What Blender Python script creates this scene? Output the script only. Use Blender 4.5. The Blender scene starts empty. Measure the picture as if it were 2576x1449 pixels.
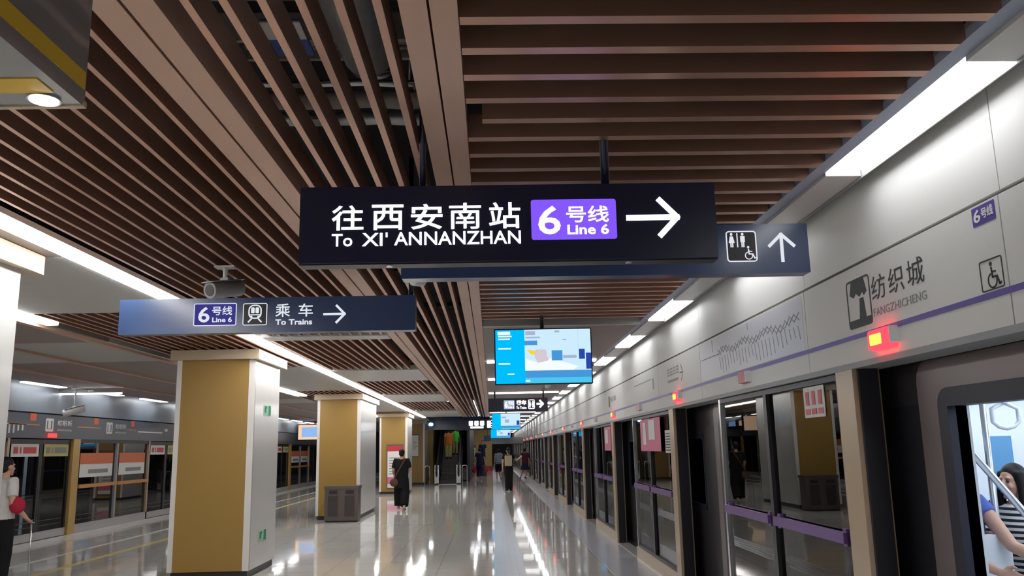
import bpy, bmesh, math, random
from mathutils import Vector, Matrix
random.seed(7)
S = bpy.context.scene
COL = S.collection

# ------------------------------------------------------------------ camera, world, exposure
cam = bpy.data.cameras.new('camera')
cam.sensor_width = 36.0
cam.lens = 36.0 * 2109.0 / 2576.0
cam.clip_end = 300
camo = bpy.data.objects.new('camera', cam)
COL.objects.link(camo)
_r = Vector((0.99950329, -0.02360843, -0.02087604))
_u = Vector((0.01606105, -0.18834782, 0.98197105))
_f = Vector((0.02711475, 0.98181859, 0.18787509))
camo.matrix_world = Matrix(((_r.x, _u.x, -_f.x, 0), (_r.y, _u.y, -_f.y, 0), (_r.z, _u.z, -_f.z, 1.70), (0, 0, 0, 1)))
S.camera = camo
W = bpy.data.worlds.new('world'); S.world = W; W.use_nodes = True
W.node_tree.nodes['Background'].inputs[0].default_value = (0.75, 0.8, 0.9, 1)
W.node_tree.nodes['Background'].inputs[1].default_value = 0.05
S.view_settings.view_transform = 'Standard'
S.view_settings.look = 'None'
S.view_settings.gamma = 1.0
S.view_settings.use_curve_mapping = False
S.view_settings.exposure = 1.1
LED = 13.0          # radiance of the ceiling light strips
PANEL = 4.0        # radiance of the light panels over the doors

# ------------------------------------------------------------------ materials
def mat(name, col, rough=0.5, metal=0.0, spec=0.5, noise=0.0, nscale=4.0, emit=None, es=0.0, coat=0.0, bump=0.0):
    m = bpy.data.materials.new(name); m.use_nodes = True
    nt = m.node_tree; b = nt.nodes['Principled BSDF']
    b.inputs['Base Color'].default_value = (*col, 1)
    b.inputs['Roughness'].default_value = rough
    b.inputs['Metallic'].default_value = metal
    b.inputs['Specular IOR Level'].default_value = spec
    b.inputs['Coat Weight'].default_value = coat
    b.inputs['Coat Roughness'].default_value = 0.05
    if emit:
        b.inputs['Emission Color'].default_value = (*emit, 1)
        b.inputs['Emission Strength'].default_value = es
    if noise or bump:
        tc = nt.nodes.new('ShaderNodeTexCoord'); n = nt.nodes.new('ShaderNodeTexNoise')
        n.inputs['Scale'].default_value = nscale; n.inputs['Detail'].default_value = 4
        nt.links.new(tc.outputs['Object'], n.inputs['Vector'])
        if noise:
            mx = nt.nodes.new('ShaderNodeMix'); mx.data_type = 'RGBA'
            mx.inputs['A'].default_value = (*[c * (1 - noise) for c in col], 1)
            mx.inputs['B'].default_value = (*[min(1, c * (1 + noise)) for c in col], 1)
            nt.links.new(n.outputs['Fac'], mx.inputs['Factor'])
            nt.links.new(mx.outputs['Result'], b.inputs['Base Color'])
        if bump:
            bp = nt.nodes.new('ShaderNodeBump'); bp.inputs['Strength'].default_value = bump
            bp.inputs['Distance'].default_value = 0.02
            nt.links.new(n.outputs['Fac'], bp.inputs['Height']); nt.links.new(bp.outputs['Normal'], b.inputs['Normal'])
    return m

def glass(name, tint, rough=0.0, opac=0.0, dark=(0.02, 0.02, 0.025)):
    """thin pane: clear with Fresnel reflection, part of it dark film"""
    m = bpy.data.materials.new(name); m.use_nodes = True
    nt = m.node_tree; nt.nodes.remove(nt.nodes['Principled BSDF']); out = nt.nodes['Material Output']
    tr = nt.nodes.new('ShaderNodeBsdfTransparent'); tr.inputs[0].default_value = (*tint, 1)
    df = nt.nodes.new('ShaderNodeBsdfDiffuse'); df.inputs[0].default_value = (*dark, 1)
    m1 = nt.nodes.new('ShaderNodeMixShader'); m1.inputs[0].default_value = opac
    nt.links.new(tr.outputs[0], m1.inputs[1]); nt.links.new(df.outputs[0], m1.inputs[2])
    gl = nt.nodes.new('ShaderNodeBsdfGlossy'); gl.inputs['Roughness'].default_value = rough
    fr = nt.nodes.new('ShaderNodeFresnel'); fr.inputs[0].default_value = 1.8
    m2 = nt.nodes.new('ShaderNodeMixShader')
    nt.links.new(fr.outputs[0], m2.inputs[0]); nt.links.new(m1.outputs[0], m2.inputs[1]); nt.links.new(gl.outputs[0], m2.inputs[2])
    nt.links.new(m2.outputs[0], out.inputs[0])
    return m

def emis(name, col, st):
    m = bpy.data.materials.new(name); m.use_nodes = True
    nt = m.node_tree; nt.nodes.remove(nt.nodes['Principled BSDF'])
    e = nt.nodes.new('ShaderNodeEmission'); e.inputs[0].default_value = (*col, 1); e.inputs[1].default_value = st
    nt.links.new(e.outputs[0], nt.nodes['Material Output'].inputs[0])
    return m

M = {}
M['slat'] = mat('brown_slat', (0.50, 0.30, 0.22), 0.38, metal=0.8, noise=0.10, nscale=1.5)
M['board'] = mat('tan_board', (0.50, 0.325, 0.245), 0.42, metal=0.4, noise=0.06, nscale=1.2)
M['soffit'] = mat('soffit_brown', (0.22, 0.18, 0.17), 0.5, noise=0.06)
M['void'] = mat('plenum_black', (0.012, 0.012, 0.015), 0.9, noise=0.3)
M['carrier'] = mat('carrier_black', (0.02, 0.02, 0.024), 0.7, noise=0.1)
M['panelwhite'] = mat('ceiling_panel_white', (0.50, 0.50, 0.49), 0.4, noise=0.02)
M['panelgrey'] = mat('ceiling_panel_grey', (0.40, 0.40, 0.39), 0.45, noise=0.04)
M['fascia'] = mat('fascia_white', (0.62, 0.62, 0.60), 0.5, spec=0.3, noise=0.02, nscale=1.0)
M['black'] = mat('black_metal', (0.015, 0.015, 0.02), 0.4, noise=0.1)
M['seam'] = mat('seam_black', (0.01, 0.01, 0.01), 0.7, noise=0.1)
M['purple'] = mat('purple_paint', (0.10, 0.065, 0.30), 0.4, noise=0.04)
M['beige'] = mat('champagne_metal', (0.46, 0.36, 0.25), 0.35, metal=0.15, noise=0.04)
M['gold'] = mat('gold_metal', (0.50, 0.32, 0.09), 0.35, metal=0.2, noise=0.05)
M['orange'] = mat('orange_bar', (0.55, 0.24, 0.06), 0.35, noise=0.05)
M['purplebar'] = mat('purple_bar', (0.15, 0.07, 0.25), 0.3, noise=0.05)
M['colwhite'] = mat('enamel_white', (0.66, 0.66, 0.64), 0.12, noise=0.02, nscale=0.8)
M['colyellow'] = mat('mustard_panel', (0.32, 0.19, 0.045), 0.4, noise=0.05, nscale=0.8)
M['trimwhite'] = mat('corner_trim', (0.68, 0.66, 0.64), 0.3, noise=0.02)
M['captan'] = mat('tan_cap', (0.46, 0.37, 0.26), 0.4, noise=0.04)
M['steel'] = mat('brushed_steel', (0.55, 0.56, 0.58), 0.25, metal=0.9, noise=0.05)
M['trainframe'] = mat('train_frame', (0.20, 0.165, 0.17), 0.35, metal=0.3, noise=0.05)
M['traindark'] = mat('train_dark', (0.035, 0.03, 0.034), 0.3, noise=0.1)
M['rubber'] = mat('rubber', (0.012, 0.012, 0.03), 0.45, noise=0.1)
M['trainwhite'] = mat('train_white', (0.75, 0.80, 0.86), 0.4, noise=0.02)
M['trainblue'] = mat('train_blue', (0.10, 0.30, 0.55), 0.4, noise=0.05)
M['signface'] = mat('sign_navy', (0.015, 0.017, 0.045), 0.28, noise=0.1)
M['signblue'] = mat('sign_blue', (0.035, 0.065, 0.155), 0.22, noise=0.06)
M['grey'] = mat('grey_paint', (0.28, 0.29, 0.30), 0.5, noise=0.06)
M['camwhite'] = mat('camera_white', (0.55, 0.55, 0.54), 0.4, noise=0.03)
M['camgrey'] = mat('camera_grey', (0.22, 0.22, 0.22), 0.4, noise=0.05)
M['foil'] = mat('duct_foil', (0.55, 0.57, 0.60), 0.3, metal=0.5, noise=0.3, nscale=8, bump=0.6)
M['concrete'] = mat('concrete', (0.40, 0.38, 0.34), 0.9, noise=0.35, nscale=6, bump=0.5)
M['cable'] = mat('cable_grey', (0.30, 0.30, 0.29), 0.6, noise=0.2)
M['yellow'] = mat('yellow_band', (0.66, 0.42, 0.02), 0.4, noise=0.05)
M['boxgrey'] = mat('box_grey', (0.24, 0.24, 0.235), 0.12, metal=0.2, noise=0.05, coat=1.0)
M['binbrown'] = mat('bin_brown', (0.13, 0.105, 0.095), 0.35, metal=0.3, noise=0.06)
M['bindark'] = mat('bin_dark', (0.07, 0.06, 0.058), 0.3, metal=0.3, noise=0.06)
M['red'] = mat('red_print', (0.50, 0.03, 0.05), 0.4, noise=0.05)
M['redbox'] = mat('red_plastic', (0.42, 0.05, 0.05), 0.35, noise=0.05)
M['paper'] = mat('paper_white', (0.70, 0.70, 0.68), 0.6, noise=0.03)
M['orangepaper'] = mat('paper_orange', (0.62, 0.14, 0.05), 0.5, noise=0.05)
M['pink'] = mat('paper_pink', (0.62, 0.14, 0.26), 0.5, noise=0.06)
M['yellowpaper'] = mat('paper_yellow', (0.50, 0.45, 0.14), 0.5, noise=0.05)
M['ink'] = mat('ink_black', (0.02, 0.02, 0.022), 0.5, noise=0.1)
M['inkgrey'] = mat('ink_grey', (0.22, 0.22, 0.23), 0.5, noise=0.1)
M['maptint'] = mat('map_sheet', (0.54, 0.55, 0.60), 0.35, noise=0.02)
M['leftfascia'] = mat('left_fascia', (0.085, 0.09, 0.11), 0.35, noise=0.05)
M['leftupper'] = mat('left_upper', (0.20, 0.225, 0.26), 0.35, noise=0.05)
M['green'] = mat('green_sign', (0.0, 0.25, 0.12), 0.4, noise=0.05)
M['palegreen'] = mat('pale_green', (0.35, 0.62, 0.45), 0.4, noise=0.05)
M['wallyellow'] = mat('wall_mustard', (0.42, 0.30, 0.11), 0.5, noise=0.05, nscale=0.6)
M['walldark'] = mat('wall_dark', (0.05, 0.045, 0.055), 0.5, noise=0.1)
M['skirt'] = mat('skirting', (0.03, 0.028, 0.03), 0.4, noise=0.1)
M['beamgrey'] = mat('beam_grey', (0.26, 0.25, 0.27), 0.5, noise=0.05)
M['step'] = mat('escalator_step', (0.02, 0.02, 0.024), 0.4, noise=0.1)
M['tactile'] = mat('tactile_steel', (0.42, 0.425, 0.46), 0.22, noise=0.05)
M['lineyellow'] = mat('line_yellow', (0.55, 0.42, 0.12), 0.3, noise=0.05)
M['linewhite'] = mat('line_white', (0.62, 0.60, 0.57), 0.3, noise=0.03)
M['sillgrey'] = mat('sill_grey', (0.40, 0.39, 0.38), 0.3, metal=0.2, noise=0.05)
M['led'] = emis('led_white', (1.0, 0.98, 0.96), LED)
M['panel'] = emis('panel_white', (0.97, 0.98, 1.0), PANEL)
M['dim_led'] = emis('bar_white', (1, 0.98, 0.98), 4.0)
M['trainlamp'] = emis('train_lamp', (0.82, 0.91, 1.0), 4.2)
M['letter'] = emis('letter_white', (0.95, 0.95, 1.0), 0.9)
M['letterdim'] = emis('letter_dim', (0.85, 0.88, 0.95), 0.42)
M['lilac'] = emis('badge_purple', (0.20, 0.085, 0.85), 0.55)
M['indigo'] = emis('badge_indigo', (0.07, 0.06, 0.36), 0.3)
M['spot'] = emis('spot_white', (1, 1, 0.97), 12.0)
M['redlamp'] = emis('red_lamp', (1.0, 0.02, 0.03), 2.5)
M['amber'] = emis('amber_core', (1.0, 0.30, 0.02), 4.0)
M['redglow'] = emis('red_dim', (0.9, 0.05, 0.05), 1.0)
for n, c, s in (('cyan', (0.0, 0.46, 0.95), 1.0), ('sky', (0.55, 0.76, 0.98), 1.0), ('deep', (0.02, 0.06, 0.35), 1.0), ('azure', (0.06, 0.28, 0.62), 1.0),
                ('rose', (0.62, 0.52, 0.58), 1.0), ('lemon', (0.85, 0.62, 0.02), 1.0), ('white', (0.82, 0.88, 1.0), 1.0), ('teal', (0.06, 0.52, 0.80), 1.0), ('slate', (0.35, 0.42, 0.55), 1.0),
                ('peach', (0.95, 0.65, 0.42), 0.9), ('pblue', (0.28, 0.5, 0.9), 0.9)):
    M['scr_' + n] = emis('screen_' + n, c, s * 0.52)
M['skin'] = mat('skin', (0.50, 0.29, 0.21), 0.5, noise=0.06)
M['lip'] = mat('lip', (0.34, 0.13, 0.11), 0.5, noise=0.05)
M['hair'] = mat('hair_black', (0.010, 0.008, 0.009), 0.6, spec=0.25, noise=0.3, nscale=20)
def cloth(n, c): M[n] = mat(n, c, 0.9, spec=0.2, noise=0.12, nscale=14, bump=0.15)
cloth('c_black', (0.010, 0.010, 0.011)); cloth('c_white', (0.55, 0.54, 0.52)); cloth('c_navy', (0.018, 0.02, 0.055)); cloth('c_cream', (0.42, 0.36, 0.24))
cloth('c_blue', (0.20, 0.25, 0.33)); cloth('c_maroon', (0.07, 0.02, 0.028)); cloth('c_red', (0.40, 0.02, 0.05)); cloth('c_brown', (0.11, 0.06, 0.04)); cloth('c_rust', (0.24, 0.08, 0.05))
cloth('c_hiv', (0.10, 0.62, 0.06)); cloth('c_orange', (0.70, 0.22, 0.04)); cloth('c_lime', (0.52, 0.52, 0.20)); cloth('c_cyan', (0.10, 0.14, 0.42)); cloth('c_grey', (0.26, 0.29, 0.31)); cloth('c_stone', (0.45, 0.44, 0.40))
M['glassR'] = glass('screen_glass', (0.72, 0.72, 0.70))
M['glassD'] = glass('dark_glass', (0.35, 0.35, 0.36), 0.0, 0.25)
M['glassW'] = glass('train_window_glass', (0.62, 0.80, 0.85))

def floor_mat():
    m = bpy.data.materials.new('polished_stone'); m.use_nodes = True
    nt = m.node_tree; b = nt.nodes['Principled BSDF']
    tc = nt.nodes.new('ShaderNodeTexCoord'); br = nt.nodes.new('ShaderNodeTexBrick')
    br.offset = 0.0; br.inputs['Scale'].default_value = 1.0
    br.inputs['Brick Width'].default_value = 0.8; br.inputs['Row Height'].default_value = 0.8; br.inputs['Mortar Size'].default_value = 0.004
    br.inputs['Color1'].default_value = (0.72, 0.70, 0.655, 1); br.inputs['Color2'].default_value = (0.68, 0.66, 0.62, 1); br.inputs['Mortar'].default_value = (0.36, 0.36, 0.34, 1)
    nt.links.new(tc.outputs['Object'], br.inputs['Vector'])
    ns = nt.nodes.new('ShaderNodeTexNoise'); ns.inputs['Scale'].default_value = 60; ns.inputs['Detail'].default_value = 3
    nt.links.new(tc.outputs['Object'], ns.inputs['Vector'])
    mx = nt.nodes.new('ShaderNodeMix'); mx.data_type = 'RGBA'; mx.blend_type = 'MULTIPLY'; mx.inputs['Factor'].default_value = 0.25
    nt.links.new(br.outputs['Color'], mx.inputs['A']); nt.links.new(ns.outputs['Color'], mx.inputs['B'])
    nt.links.new(mx.outputs['Result'], b.inputs['Base Color'])
    b.inputs['Roughness'].default_value = 0.055; b.inputs['Specular IOR Level'].default_value = 0.6
    n2 = nt.nodes.new('ShaderNodeTexNoise'); n2.inputs['Scale'].default_value = 1.6
    nt.links.new(tc.outputs['Object'], n2.inputs['Vector'])
    bp = nt.nodes.new('ShaderNodeBump'); bp.inputs['Strength'].default_value = 0.05; bp.inputs['Distance'].default_value = 0.02
    nt.links.new(n2.outputs['Fac'], bp.inputs['Height']); nt.links.new(bp.outputs['Normal'], b.inputs['Normal'])
    return m
M['floor'] = floor_mat()
def stripe_mat():
    m = mat('striped_knit', (0.02, 0.02, 0.022), 0.85)
    nt = m.node_tree; b = nt.nodes['Principled BSDF']
    tc = nt.nodes.new('ShaderNodeTexCoord'); wv = nt.nodes.new('ShaderNodeTexWave'); wv.bands_direction = 'Z'
    wv.inputs['Scale'].default_value = 9.0
    rp = nt.nodes.new('ShaderNodeValToRGB'); rp.color_ramp.interpolation = 'CONSTANT'
    rp.color_ramp.elements[0].color = (0.015, 0.015, 0.02, 1); rp.color_ramp.elements[1].color = (0.75, 0.75, 0.75, 1); rp.color_ramp.elements[1].position = 0.5
    nt.links.new(tc.outputs['Object'], wv.inputs['Vector']); nt.links.new(wv.outputs['Fac'], rp.inputs['Fac']); nt.links.new(rp.outputs['Color'], b.inputs['Base Color'])
    return m
M['c_stripe'] = stripe_mat()

# ------------------------------------------------------------------ object helpers
WL = {}
def tag(o, label=None, cat=None, group=None, kind=None):
    if label: o['label'] = label; o['kind'] = 'thing'
    if cat: o['category'] = cat
    if group: o['group'] = group
    if kind: o['kind'] = kind
    return o

def thing(name, loc, label, cat, group=None):
    o = bpy.data.objects.new(name, None); o.empty_display_size = 0.1
    COL.objects.link(o); o.location = loc; WL[o] = Vector(loc)
    return tag(o, label, cat, group)

class Fr:
    """drawing plane: origin, u across, v up, n towards the viewer"""
    def __init__(s, o, u, v=(0, 0, 1)):
        s.o = Vector(o); s.u = Vector(u); s.v = Vector(v); s.n = s.u.cross(s.v)
    def p(s, a, b, d=0.0): return s.o + s.u * a + s.v * b + s.n * d

class MB:
    def __init__(s): s.v = []; s.f = []; s.sm = []
    def add(s, vs, fs, smooth=False):
        k = len(s.v); s.v += [Vector(q) for q in vs]
        for f in fs: s.f.append([i + k for i in f]); s.sm.append(smooth)
        return s
    def box(s, x0, x1, y0, y1, z0, z1):
        if x0 > x1: x0, x1 = x1, x0
        if y0 > y1: y0, y1 = y1, y0
        if z0 > z1: z0, z1 = z1, z0
        return s.add([(x0, y0, z0), (x1, y0, z0), (x1, y1, z0), (x0, y1, z0), (x0, y0, z1), (x1, y0, z1), (x1, y1, z1), (x0, y1, z1)],
                     [(0, 3, 2, 1), (4, 5, 6, 7), (0, 1, 5, 4), (1, 2, 6, 5), (2, 3, 7, 6), (3, 0, 4, 7)])
    def prism(s, fr, pts, d0, d1):
        """polygon in a plane, extruded from d0 to d1 along its normal"""
        n = len(pts)
        a = sum(pts[i][0] * pts[(i + 1) % n][1] - pts[(i + 1) % n][0] * pts[i][1] for i in range(n))
        if a < 0: pts = pts[::-1]
        vs = [fr.p(x, y, d0) for x, y in pts] + [fr.p(x, y, d1) for x, y in pts]
        fs = [tuple(range(n))[::-1], tuple(range(n, 2 * n))] + [(i, (i + 1) % n, n + (i + 1) % n, n + i) for i in range(n)]
        return s.add(vs, fs)
    def rect(s, fr, a0, a1, b0, b1, d0, d1, r=0.0, seg=4):
        if a0 > a1: a0, a1 = a1, a0
        if b0 > b1: b0, b1 = b1, b0
        if r <= 0: return s.prism(fr, [(a0, b0), (a1, b0), (a1, b1), (a0, b1)], d0, d1)
        pts = []
        for cx, cy, t0 in ((a1 - r, b0 + r, -90), (a1 - r, b1 - r, 0), (a0 + r, b1 - r, 90), (a0 + r, b0 + r, 180)):
            for i in range(seg + 1):
                t = math.radians(t0 + 90 * i / seg); pts.append((cx + r * math.cos(t), cy + r * math.sin(t)))
        return s.prism(fr, pts, d0, d1)
    def ring(s, fr, a0, a1, b0, b1, w, d0, d1, r=0.0, seg=4):
        """rounded rectangular outline"""
        def loop(a0, a1, b0, b1, r):
            pts = []
            for cx, cy, t0 in ((a1 - r, b0 + r, -90), (a1 - r, b1 - r, 0), (a0 + r, b1 - r, 90), (a0 + r, b0 + r, 180)):
                for i in range(seg + 1):
                    t = math.radians(t0 + 90 * i / seg); pts.append((cx + r * math.cos(t), cy + r * math.sin(t)))
            return pts
        o = loop(a0, a1, b0, b1, max(r, 1e-4)); i_ = loop(a0 + w, a1 - w, b0 + w, b1 - w, max(r - w, 1e-4)); n = len(o)
        vs = [fr.p(x, y, d0) for x, y in o] + [fr.p(x, y, d0) for x, y in i_] + [fr.p(x, y, d1) for x, y in o] + [fr.p(x, y, d1) for x, y in i_]
        fs = []
        for k in range(n):
            j = (k + 1) % n
            fs += [(2 * n + k, 2 * n + j, 3 * n + j, 3 * n + k), (k, j, 2 * n + j, 2 * n + k), (n + j, n + k, 3 * n + k, 3 * n + j), (j, k, n + k, n + j)]
        return s.add(vs, fs)
    def stroke(s, fr, pts, w, d0, d1):
        for (a, b), (c, e) in zip(pts, pts[1:]):
            l = math.hypot(c - a, e - b) or 1e-6; px, py = -(e - b) / l * w / 2, (c - a) / l * w / 2
            ex, ey = (c - a) / l * w * 0.3, (e - b) / l * w * 0.3
            s.prism(fr, [(a + px - ex, b + py - ey), (a - px - ex, b - py - ey), (c - px + ex, e - py + ey), (c + px + ex, e + py + ey)], d0, d1)
        return s
    def disc(s, fr, a, b, r, d0, d1, n=16, ry=None):
        ry = ry or r
        return s.prism(fr, [(a + r * math.cos(2 * math.pi * i / n), b + ry * math.sin(2 * math.pi * i / n)) for i in range(n)], d0, d1)
    def tube(s, pts, rad, n=10, cap=True, ref=(0, 1, 0), smooth=True):
        """tapered tube; a radius may be (across, deep)"""
        P = [Vector(p) for p in pts]; vs = []; fs = []
        if not isinstance(rad, (list, tuple)) or (len(rad) == 2 and len(P) != 2 and not isinstance(rad[0], tuple)): rad = [rad] * len(P)
        ref = Vector(ref); prev = None
        for i, p in enumerate(P):
            t = (P[min(i + 1, len(P) - 1)] - P[max(i - 1, 0)]).normalized()
            rr = ref if abs(t.dot(ref)) < 0.95 else Vector((1, 0, 0)) if abs(t.x) < 0.9 else Vector((0, 0, 1))
            sd = t.cross(rr).normalized()
            if prev is not None and sd.dot(prev) < 0: sd = -sd
            prev = sd
            dp = sd.cross(t).normalized()
            r = rad[i]; rx, ry = r if isinstance(r, tuple) else (r, r)
            for k in range(n):
                a = 2 * math.pi * k / n; vs.append(p + sd * (rx * math.cos(a)) + dp * (ry * math.sin(a)))
        for i in range(len(P) - 1):
            for k in range(n):
                j = (k + 1) % n; fs.append((i * n + k, i * n + j, (i + 1) * n + j, (i + 1) * n + k))
        s.add(vs, fs, smooth)
        if cap:
            k = len(s.v) - len(vs)
            s.f.append([k + i for i in range(n)][::-1]); s.sm.append(False)
            s.f.append([k + (len(P) - 1) * n + i for i in range(n)]); s.sm.append(False)
        return s
    def ball(s, c, rx, ry=None, rz=None, n=16, m=10, rot=None):
        ry = ry or rx; rz = rz or rx; c = Vector(c); vs = []; fs = []
        R = rot or Matrix.Identity(3)
        vs.append(c + R @ Vector((0, 0, rz)))
        for i in range(1, m):
            t = math.pi * i / m
            for k in range(n):
                a = 2 * math.pi * k / n; vs.append(c + R @ Vector((rx * math.sin(t) * math.cos(a), ry * math.sin(t) * math.sin(a), rz * math.cos(t))))
        vs.append(c + R @ Vector((0, 0, -rz))); L = len(vs) - 1
        for k in range(n):
            fs.append((0, 1 + k, 1 + (k + 1) % n)); fs.append((L, 1 + (m - 2) * n + (k + 1) % n, 1 + (m - 2) * n + k))
        for i in range(m - 2):
            for k in range(n):
                j = (k + 1) % n; fs.append((1 + i * n + k, 1 + (i + 1) * n + k, 1 + (i + 1) * n + j, 1 + i * n + j))
        return s.add(vs, fs, True)
    def text(s, fr, body, a0, a1, b0, b1, d, bold=0.0, keep=False):
        """built-in lettering fitted to a rectangle of the plane"""
        cu = bpy.data.curves.new('t', 'FONT'); cu.body = body; cu.size = 1.0; cu.offset = bold; cu.resolution_u = 3; cu.extrude = 0.02
        ob = bpy.data.objects.new('t', cu); COL.objects.link(ob)
        dg = bpy.context.evaluated_depsgraph_get(); me = bpy.data.meshes.new_from_object(ob.evaluated_get(dg))
        vs = [v.co.copy() for v in me.vertices]; fs = [tuple(p.vertices) for p in me.polygons]
        bpy.data.objects.remove(ob); bpy.data.curves.remove(cu); bpy.data.meshes.remove(me)
        if not vs: return s
        x0 = min(v.x for v in vs); x1 = max(v.x for v in vs); y0 = min(v.y for v in vs); y1 = max(v.y for v in vs); z0 = min(v.z for v in vs); z1 = max(v.z for v in vs)
        sx = (a1 - a0) / (x1 - x0); sy = (b1 - b0) / (y1 - y0)
        if keep: sx = sy
        return s.add([fr.p(a0 + (v.x - x0) * sx, b0 + (v.y - y0) * sy, d * (0.3 + 0.7 * (v.z - z0) / (z1 - z0 + 1e-9))) for v in vs], fs)
    def xf(s, Mx): s.v = [Mx @ v for v in s.v]; return s
    def build(s, name, m, parent=None, origin=None):
        if parent is not None: o0 = WL[parent]
        elif origin is not None: o0 = Vector(origin)
        else:
            xs = [v.x for v in s.v]; ys = [v.y for v in s.v]; zs = [v.z for v in s.v]
            o0 = Vector(((min(xs) + max(xs)) / 2, (min(ys) + max(ys)) / 2, min(zs)))
        me = bpy.data.meshes.new(name); me.from_pydata([v - o0 for v in s.v], [], s.f); me.update()
        me.polygons.foreach_set('use_smooth', s.sm)
        me.materials.append(M[m] if isinstance(m, str) else m)
        ob = bpy.data.objects.new(name, me); COL.objects.link(ob); WL[ob] = o0
        if parent is not None: ob.parent = parent
        else: ob.location = o0
        return ob
    def remesh(s, voxel, smooth=3):
        me = bpy.data.meshes.new('r'); me.from_pydata(s.v, [], s.f); me.update()
        ob = bpy.data.objects.new('r', me); COL.objects.link(ob)
        md = ob.modifiers.new('r', 'REMESH'); md.mode = 'VOXEL'; md.voxel_size = voxel
        if smooth: sm = ob.modifiers.new('s', 'SMOOTH'); sm.factor = 0.5; sm.iterations = smooth
        dg = bpy.context.evaluated_depsgraph_get(); e = bpy.data.meshes.new_from_object(ob.evaluated_get(dg))
        s.v = [v.co.copy() for v in e.vertices]; s.f = [list(p.vertices) for p in e.polygons]; s.sm = [True] * len(s.f)
        bpy.data.objects.remove(ob); bpy.data.meshes.remove(me); bpy.data.meshes.remove(e)
        return s

def B(x0, x1, y0, y1, z0, z1): return MB().box(x0, x1, y0, y1, z0, z1)
def struct(o): o['kind'] = 'structure'; return o
ORD = ['first', 'second', 'third', 'fourth', 'fifth', 'sixth', 'seventh', 'eighth', 'ninth', 'tenth', 'eleventh', 'twelfth', 'thirteenth', 'fourteenth', 'fifteenth', 'sixteenth', 'seventeenth',
       'eighteenth', 'nineteenth', 'twentieth'] + ['twenty-' + w for w in ('first', 'second', 'third', 'fourth', 'fifth', 'sixth', 'seventh', 'eighth', 'ninth')] + ['thirtieth'] + ['thirty-' + w for w in ('first', 'second', 'third', 'fourth', 'fifth', 'sixth')]
ZC = 3.2          # underside of the slat ceiling
Y0, Y1 = -16.0, 96.0
PX = 2.22         # face of the platform screen doors on the right
LX = -9.6         # face of those on the left
PIT = 5.2

# ------------------------------------------------------------------ setting
struct(B(LX - 0.15, PX + 0.22, Y0, Y1, -0.3, 0).build('floor', 'floor', origin=(0, 0, 0)))
struct(B(LX - 3.5, PX + 4.2, Y0, Y1, 4.3, 4.5).build('ceiling', 'void'))
# right wall over the doors: header face with real joints, upper face set back behind a shadow gap
joints = [-15.9, -12.0, -9.6, -6.9, -4.4, -1.9, 0.6, 3.46, 5.78, 8.82, 11.1, 14.1, 16.5, 19.4, 21.8, 24.8, 27.2, 30.2, 32.6, 35.6, 38, 41, 46, 52, 58, 64, 72, 80, 95]
mb = MB()
for a, b in zip(joints, joints[1:]):
    mb.box(PX, PX + 0.03, a + 0.004, b - 0.004, 2.17, 2.742)
    mb.box(PX + 0.012, PX + 0.05, a + 0.003, b - 0.003, 2.765, 3.6)
struct(mb.build('wall_right', 'fascia'))
struct(B(PX + 0.05, PX + 0.2, joints[0], 95, 2.15, 4.3).build('wall_right_core', 'seam'))
struct(B(PX - 0.006, PX + 0.2, joints[0], 95, 2.135, 2.17).build('trim_1', 'grey'))
struct(B(PX - 0.002, PX + 0.0, joints[0], 95, 2.306, 2.335).build('trim_2', 'purple'))

# ------------------------------------------------------------------ slat ceiling
def slat_x(y0, y1, x0=-0.09, x1=1.86, h=0.12):
    c = 0.022
    fr = Fr((0, y0, ZC), (1, 0, 0)); fr.n = Vector((0, 1, 0))
    return MB().prism(fr, [(x0, 0), (x1 - c, 0), (x1, c), (x1, h), (x0, h)], 0, y1 - y0)
src = None
GX = 'brown crosswise slats over the right walkway'
for k in range(33):
    yb = 2.732 + 0.2335 * k - 0.467
    lab = 'brown crosswise ceiling baffle, %s from the camera' % ORD[k]
    if k == 6: o = slat_x(yb, yb + 0.056, x0=-0.02).build('ceiling_baffle', 'slat'); lab = 'brown crosswise ceiling baffle cut short before the tan board, above the station sign'
    elif src is None: o = src = slat_x(yb, yb + 0.056).build('ceiling_baffle', 'slat'); y_src = yb
    else: o = src.copy(); COL.objects.link(o); o.location.y += yb - y_src
    tag(o, lab, 'ceiling baffle', GX)
def slats_y(xs, y0, y1, w, grp, fmt, matn='slat', h=0.12):
    src = None
    for i, x in enumerate(xs):
        if src is None: src = o = B(x, x + w, y0, y1, ZC, ZC + h).build('ceiling_baffle', matn)
        else: o = src.copy(); COL.objects.link(o); o.location.x += x - xs[0]
        tag(o, fmt % ORD[i], 'ceiling baffle', grp)
slats_y([-1.025 + 0.1285 * k for k in range(6)], Y0, 40, 0.031, 'brown lengthwise slats under the open ceiling void', 'long brown ceiling baffle under the dark void, %s from the left tan board')
slats_y([-1.430 - 0.1311 * k for k in range(12)], Y0, 10.93, 0.026, 'brown lengthwise slats left of the tan board', 'long brown ceiling baffle left of the void, %s left of the tan board')
for nm, xs, side in (('ceiling_board', (-1.336, -1.215), 'left'), ('ceiling_board', (-0.295, -0.190), 'right')):
    for i, x in enumerate(xs):
        o = B(x, x + (0.108 if side == 'left' else 0.096), Y0, 40, ZC - 0.004, ZC + 0.13).build(nm, 'board')
        tag(o, 'wide tan ceiling board, %s plank of the pair %s of the dark void' % ('left' if i == 0 else 'right', side), 'ceiling board', 'wide tan boards edging the ceiling void')
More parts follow.
